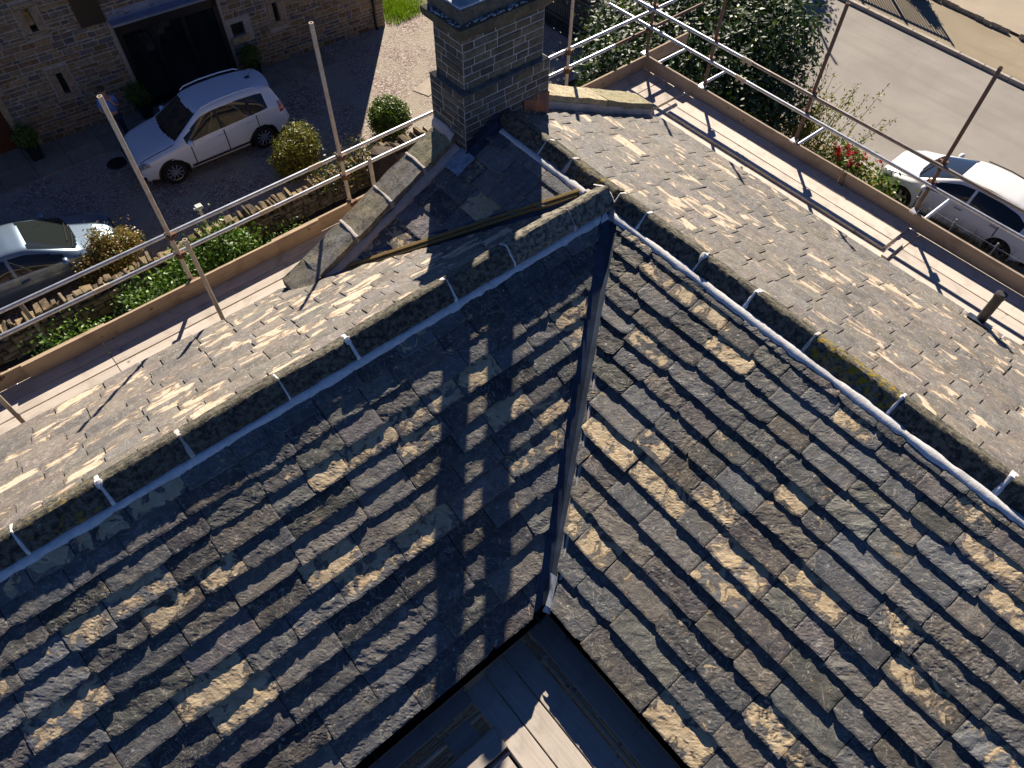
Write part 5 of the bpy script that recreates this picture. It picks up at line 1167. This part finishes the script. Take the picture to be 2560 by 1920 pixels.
bush("ivy_clump", "dark ivy clump on the wall top near the deck end of the gable", "shrub", (6.6, 14.7, 0), [((6.4, 14.7, .75), (.5, .3, .35)), ((7.3, 14.85, .85), (.55, .3, .28))], 1800, .08, 18, GD + OR[:2], group=None)
bush("garden_weeds", "low weeds growing in the shaded bed behind the lifted deck board", "shrub", (4.4, 14.0, 0), [((4.4, 14.0, .2), (.5, .4, .25))], 500, .08, 19, G1 + GY[:1])
# stump-like brown post mass beside the wall end
mb = MB(); r = np.random.default_rng(4); mb.tube([(7.55, 14.1, 0), (7.56, 14.1, .6), (7.6, 14.12, 1.15), (7.62, 14.14, 1.3)], [.34, .3, .32, .3], 14)
mb.V[-1] += r.normal(0, .02, mb.V[-1].shape); tag(mb.build("tree_stump", M['bark'], None), "thick brown stump standing in the bed behind the short inner scaffold tube", "stump")
# big evergreen beyond the scaffold corner
ev = thing("evergreen_tree", "big dark glossy evergreen tree beyond the scaffold corner by the road", "tree", (15.4, 10.2, 0))
lob = [((15.3, 10.3, 2.3), (2.0, 1.9, 1.6)), ((17.2, 9.9, 2.4), (1.6, 1.2, 1.5)), ((16.6, 11.8, 2.6), (1.9, 1.4, 1.5)), ((14.1, 11.9, 2.1), (1.4, 1.1, 1.3)), ((13.0, 11.2, 2.5), (1.0, .8, .9)), ((16.0, 9.0, 1.6), (1.5, 1.0, 1.2)), ((15.2, 13.0, 2.0), (1.4, 1.0, 1.3)), ((17.9, 10.6, 3.0), (1.0, .8, .9)), ((14.6, 9.2, 1.4), (1.1, .9, 1.0))]
mb = MB(); mb.tube([(15.4, 10.2, 0), (15.4, 10.25, .9), (15.5, 10.3, 2.0)], [.2, .15, .08], 10); limbs(mb, (15.4, 10.25, .8), [A(c) for c, _ in lob], .08, 5); mb.build("trunk", M['bark'], ev)
mb = MB(); leafcloud(mb, lob, 52000, .16, 21, GD + [(.06, .09, .02)], clump=.2, per=14, shell=.45, asp=2.2, up=.5); mb.build("crown", M['leaf_gloss'], ev)
# thin spring shrub with upright twigs
sp = thing("willow_shrub", "thin upright shrub with sparse yellow green shoots by the road edge", "shrub", (17.2, 8.0, 0)); r = np.random.default_rng(31); mb = MB(); ml = MB()
for k in range(90):
    b0 = A([17.2 + r.normal(0, .45), 8.0 + r.normal(0, .5), 0]); d = A([r.normal(.12, .22), r.normal(-.0, .28), 1]); h = r.uniform(.9, 2.4); p1 = b0 + d * h * .5; p2 = b0 + d * h + A([r.normal(0, .1), r.normal(0, .1), 0])
    mb.tube([b0, p1, p2], [.012, .009, .004], 5, cap=False)
    m = 46; f = r.uniform(.25, 1, m)[:, None]; q = b0 + (p2 - b0) * f + r.normal(0, .06, (m, 3))
    a = r.normal(size=(m, 3)) + A([0, 0, 1.0]); a /= np.linalg.norm(a, axis=1, keepdims=True); b_ = np.cross(a, r.normal(size=(m, 3))); b_ /= np.linalg.norm(b_, axis=1, keepdims=True); Lf = r.uniform(.07, .13, (m, 1))
    ml.add(np.stack([q, q + a * Lf * .5 + b_ * Lf * .2, q + a * Lf, q + a * Lf * .5 - b_ * Lf * .2], 1).reshape(-1, 3), np.arange(m * 4).reshape(-1, 4), col=np.repeat(A(GY)[r.integers(4, size=m)] * r.uniform(.7, 1.4, (m, 1)), 4, 0))
mb.build("stem", M['bark'], sp); ml.build("crown", M['leaf'], sp)
rh = bush("rhododendron", "low rhododendron with crimson flower heads behind the road side toe board", "shrub", (17.1, 5.9, 0), [((17.3, 6.35, .7), (.5, .4, .4)), ((17.05, 5.7, .6), (.55, .45, .4)), ((16.9, 5.25, .42), (.36, .34, .32)), ((17.4, 6.9, .5), (.4, .4, .35))], 2600, .13, 41, G1 + GY[:2], 'leaf_gloss')
mb = MB(); r = np.random.default_rng(42)
for k in range(26):
    c = A([17.25 + r.normal(0, .2), 6.45 + r.normal(0, .35), 1.0 + r.uniform(-.15, .2)])
    leafcloud(mb, [(c, .05)], 36, .055, 100 + k, [(.55, .03, .07), (.65, .08, .13), (.4, .02, .04)], clump=.03, per=6, asp=1.3)
mb.build("flower_heads", M['petal'], rh)
mb = MB()
for k in range(24):
    c = A([16.9 + r.normal(0, .2), 5.35 + r.normal(0, .26), .74 + r.uniform(-.15, .12)])
    leafcloud(mb, [(c, .04)], 30, .05, 200 + k, [(.42, .36, .12), (.5, .42, .2), (.5, .3, .1)], clump=.03, per=6, asp=1.5)
mb.build("flower_buds", M['petal'], rh)
tf = thing("dry_grass_tuft", "tuft of bleached dry stalks between the cream car and the toe board", "plant", (17.6, 3.1, 0)); mb = MB(); r = np.random.default_rng(51)
for k in range(420):
    b0 = A([17.62 + r.normal(0, .16), 3.0 + r.normal(0, .75), 0]); h = r.uniform(.25, .8); d = A([r.normal(0, .5), r.normal(0, .5), 1.0]); p2 = b0 + d * h * .6 + A([0, 0, h * .3])
    mb.tube([b0, b0 + d * h * .35 + A([0, 0, .08]), p2], [.006, .005, .002], 4, cap=False, col=(*A([(.32, .25, .13), (.26, .2, .1), (.2, .19, .06)][k % 3]), 0))
mb.build("stalks", M['dryleaf'], tf)
mb = MB(); mb.tube([(17.45, 4.5, .72), (17.45, 1.2, .72)], .008, 5); mb.tube([(17.45, 4.5, .45), (17.45, 1.2, .45)], .006, 5)
for y in (4.5, 3.4, 2.3, 1.2): mb.tube([(17.45, y, 0), (17.45, y, .85)], .022, 6)
tag(mb.build("wire_fence", M['galv'], None), "low wire fence strung behind the dry stalks next to the parked cream car", "fence")
mb = MB(); r = np.random.default_rng(61); m = 4200
q = np.stack([13.1 + r.normal(0, .55, m) + .2, 22.1 + r.normal(0, .6, m), np.zeros(m)], 1); q = q[(q[:, 0] > 12.5) & (q[:, 1] > 21.15)]; m = len(q); h = r.uniform(.06, .2, (m, 1)); a = r.normal(0, .35, (m, 3)); a[:, 2] = 1; s_ = r.normal(size=(m, 3)); s_[:, 2] = 0; s_ /= np.linalg.norm(s_, axis=1, keepdims=True)
mb.add(np.stack([q - s_ * .012, q + s_ * .012, q + a * h], 1).reshape(-1, 3), t=np.arange(m * 3).reshape(-1, 3), col=np.repeat(A([(.10, .2, .01), (.16, .26, .02), (.2, .27, .04)])[r.integers(3, size=m)], 3, 0))
kind(mb.build("grass", M['leaf'], None), "stuff")
def planter(x, y, label, seed):
    t = thing("potted_topiary", label, "potted plant", (x, y, 0), "clipped box balls in black planters by the barn"); mb = MB()
    ring_ = [(.14, 0), (.19, .42), (.20, .44), (.17, .44), (.16, .38)]
    P = [[(x - o, y - o, z), (x + o, y - o, z), (x + o, y + o, z), (x - o, y + o, z), (x - o, y - o, z)] for o, z in ring_]; mb.grid(A(P)); mb.ngon([(x - .16, y - .16, .38), (x + .16, y - .16, .38), (x + .16, y + .16, .38), (x - .16, y + .16, .38)]); mb.build("planter", M['potb'], t)
    mb = MB(); leafcloud(mb, [((x, y, .72), .27)], 1500, .06, seed, GB, shell=.85, clump=.05, per=10, asp=1.6); mb.tube([(x, y, .36), (x, y, .7)], .02, 6, col=(.05, .03, .02, 0)); mb.build("topiary_ball", M['leaf'], t)
planter(.75, 21.5, "black planter with a clipped green ball beside the brown timber door", 71); planter(3.95, 21.45, "black planter with a clipped green ball between the person and the glazed doorway", 72); planter(7.45, 21.3, "black planter with a clipped green ball under the arched wall niche", 73)
# posts, railings, things across the road
mb = MB(); mb.box((3.02, 15.42, 0), (3.09, 15.49, 1.02), bev=.008); mb.box((2.97, 15.37, .98), (3.14, 15.54, 1.06), bev=.015); mb.tube([(3.0, 15.45, 1.0), (2.92, 15.43, 1.02)], .03, 8)
tag(mb.build("marker_post", M['pole_green'], None), "short pale green post with a square cap on the drive behind the wall", "post")
mb = MB(); mb.obox((-1.35, 14.60, .65), (1, 0, 0), (0, 1, 0), (.02, 0, 1), (.045, .035, .72), bev=.006); tag(mb.build("timber_post", M['post'], None), "square timber post leaning on the near side of the dry stone wall", "post")
def railing(name, label, x, y0, y1, h, base=0.0, step=.11, mat='iron', posts=2.2, br=.009):
    t = thing(name, label, "railing", (x, (y0 + y1) / 2, base)); mb = MB()
    for y in np.arange(y0, y1, step): mb.tube([(x, y, base + .05), (x, y, base + h)], br, 6); mb.tube([(x, y, base + h), (x, y, base + h + .07)], [.014, .001], 6)
    mb.build("bars", M[mat], t)
    for z in (h - .12, .14): mb = MB(); mb.box((x - br * 1.6, y0, base + z), (x + br * 1.6, y1, base + z + br * 3.4)); mb.build("rail", M[mat], t)
    for y in np.arange(y0, y1 + .01, posts): mb = MB(); mb.box((x - .03, y - .03, base - .1), (x + .03, y + .03, base + h + .1)); mb.tube([(x, y, base + h + .1), (x, y, base + h + .2)], [.03, .002], 8); mb.build("post", M[mat], t)
railing("iron_railing", "black iron railing with pointed bars standing at the edge of the gravel", 16.55, 15.9, 22, 1.15); railing("iron_railing", "black iron railing along the back of the near pavement behind the gravel one", 17.25, 15.1, 24, 1.2)
railing("road_fence", "tall black railing with spear tops across the road, known by its striped shadow", 28.32, 10.62, 27, 1.76, .1, .13, 'iron', 1.75, .024)
mb = MB(); mb.tube([(28.15, 16.9, .1), (28.15, 16.9, 4.9)], [.07, .05], 10); mb.tube([(28.15, 16.9, 4.9), (27.9, 16.5, 5.05)], .04, 8)
tag(mb.build("lamp_post", M['iron'], None), "slim dark lamp post across the road that throws a long thin shadow", "lamp post")
def broadtree(label, loc, lobes, n, seed, cols, group="trees across the road and lane", clump=.2):
    t = thing("broadleaf_tree", label, "tree", loc, group); mb = MB(); L = A(loc, float); c0 = A(lobes[0][0]); mb.tube([L, L + (c0 - L) * .5 + A([.05, .03, 0]), c0], [.16, .12, .06], 9); limbs(mb, L + (c0 - L) * .45, [A(c) for c, _ in lobes], .06, seed); mb.build("trunk", M['bark'], t)
    mb = MB(); leafcloud(mb, lobes, n, .2 if clump > .1 else .12, seed, cols, clump=clump, per=14, shell=.5, asp=1.8); mb.build("crown", M['leaf'], t)
broadtree("round bush headed tree behind the road railing, seen by its solid shadow", (29.3, 11.9, .2), [((29.05, 11.75, 1.0), (.24, .3, .9)), ((29.0, 11.9, .7), (.26, .34, .6)), ((29.05, 11.7, 1.65), (.16, .18, .35))], 3600, 81, GD, clump=.06)
broadtree("spreading tree across the road whose crown shades the tarmac", (28.6, 18.0, .1), [((28.4, 17.8, 3.3), (1.2, 1.2, .8)), ((28.9, 18.6, 3.7), (1.2, 1.1, .8))], 4000, 82, GD)
broadtree("tall evergreen beyond the iron railings that shades the lane", (21.2, 21.4, 0), [((20.9, 21.4, 4.0), (1.3, 1.7, 1.9)), ((21.4, 22.6, 4.4), (1.5, 1.5, 1.9)), ((20.9, 20.3, 3.4), (1.0, 1.1, 1.3))], 9000, 83, GD)
bush("brown_hedge", "brownish hedge clump at the lane end behind the second iron railing", "hedge", (18.3, 15.6, 0), [((18.2, 15.4, .8), (.5, 1.1, .8)), ((18.1, 17.2, .9), (.5, 1.3, .9)), ((18.1, 19.4, .9), (.5, 1.5, .9))], 3600, .1, 84, GD + OR[:2])

# ------------------------------------------------------------------ person in front of the barn
pr = thing("person", "person in blue short sleeves and dark trousers by the barn, hand raised to face", "person", (2.95, 20.55, .02))
def skin_mesh(name, verts, edges, radii, mat, parent, sub=2, root=0):
    me = bpy.data.meshes.new(name); me.from_pydata([tuple(A(v, float)) for v in verts], edges, []); o = bpy.data.objects.new(name, me); COL.objects.link(o); o.parent = parent
    md = o.modifiers.new("skin", 'SKIN'); md.use_smooth_shade = True
    for v, rr in zip(me.skin_vertices[0].data, radii): v.radius = (rr, rr) if not isinstance(rr, tuple) else rr
    me.skin_vertices[0].data[root].use_root = True
    ms = o.modifiers.new("sub", 'SUBSURF'); ms.levels = sub; ms.render_levels = sub
    dg = bpy.context.evaluated_depsgraph_get(); nm = bpy.data.meshes.new_from_object(o.evaluated_get(dg)); o.modifiers.clear(); o.data = nm; nm.materials.clear(); nm.materials.append(M[mat])
    WL[o.name] = WL[parent.name]; return o
# local frame: faces -y (towards the house), x to the person's left
bv = [(0, 0, .95), (0, .0, 1.12), (0, .01, 1.30), (0, .0, 1.44), (0, -.01, 1.53), (0, -.03, 1.62), (0, -.035, 1.72),
      (.10, 0, .90), (.11, -.03, .50), (.12, .02, .09), (.13, -.12, .04), (-.10, 0, .90), (-.12, .02, .50), (-.13, .05, .09), (-.14, -.09, .04),
      (.17, 0, 1.42), (.24, .03, 1.15), (.12, -.22, 1.30), (.06, -.20, 1.47), (-.17, 0, 1.42), (-.25, .02, 1.14), (-.10, -.22, 1.12), (-.02, -.26, 1.14)]
be = [(0, 1), (1, 2), (2, 3), (3, 4), (4, 5), (5, 6), (0, 7), (7, 8), (8, 9), (9, 10), (0, 11), (11, 12), (12, 13), (13, 14), (3, 15), (15, 16), (16, 17), (17, 18), (3, 19), (19, 20), (20, 21), (21, 22)]
brd = [(.15, .10), (.14, .095), (.16, .10), (.12, .08), .052, .085, .075, .085, .058, .042, .04, .085, .058, .042, .04, .062, .042, .034, .03, .062, .042, .034, .03]
fv, fe, fr_ = list(bv), list(be), list(brd)
for hand, wrist, dirv in ((18, 17, (-.15, .1, 1)), (22, 21, (1, -.3, .1))):
    d = A(dirv) / np.linalg.norm(dirv); sd = np.cross(d, A([0, 1., 0])); sd /= np.linalg.norm(sd); nn = np.cross(d, sd); base = A(bv[hand])
    for k in range(5):
        o_ = (k - 2) * .018; ln = [.055, .07, .078, .072, .058][k]; i0 = len(fv)
        dd = d + sd * (k - 2) * .10 if k else d * .5 - sd * .9
        fv += [tuple(base + sd * o_ + d * .02), tuple(base + sd * o_ + dd * ln * .6), tuple(base + sd * o_ + dd * ln + nn * .02)]; fr_ += [.010, .009, .007]; fe += [(hand, i0), (i0, i0 + 1), (i0 + 1, i0 + 2)]
body = skin_mesh("body", fv, fe, fr_, 'skin', pr)
sv = [bv[k] for k in (0, 1, 2, 3, 15, 16, 19, 20)]; sv[5] = tuple(A(bv[15]) * .25 + A(bv[16]) * .75); sv[7] = tuple(A(bv[19]) * .25 + A(bv[20]) * .75)
skin_mesh("shirt", sv, [(0, 1), (1, 2), (2, 3), (3, 4), (4, 5), (3, 6), (6, 7)], [(.175, .125), (.165, .115), (.18, .12), (.12, .09), .08, .062, .08, .062], 'shirt', pr)
skin_mesh("trousers", [bv[k] for k in (0, 7, 8, 9, 11, 12, 13)], [(0, 1), (1, 2), (2, 3), (0, 4), (4, 5), (5, 6)], [(.165, .115), .10, .075, .062, .10, .075, .062], 'jeans', pr)
for k in (10, 14):
    mb = MB(); mb.sphere(A(bv[k]) + A([0, .06, .005]), (.05, .14, .05), 10, 7); mb.build("shoe", M['shoe'], pr, smooth=True, local=True)
mb = MB(); mb.sphere((0, -.01, 1.71), (.088, .10, .085), 12, 8); mb.build("hair", M['hair'], pr, smooth=True, local=True)
mb = MB()
for sx in (-1, 1): mb.sphere((sx * .03, -.108, 1.665), (.012, .008, .008), 8, 5, col=(.02, .02, .02, 0)); mb.sphere((sx * .085, -.03, 1.655), (.012, .025, .032), 8, 5)
mb.sphere((0, -.125, 1.64), (.013, .018, .022), 8, 5); mb.obox((0, -.113, 1.602), (1, 0, 0), (0, 1, 0), (0, 0, 1), (.022, .006, .006), bev=.002); mb.build("face", M['skin'], pr, smooth=True, local=True)
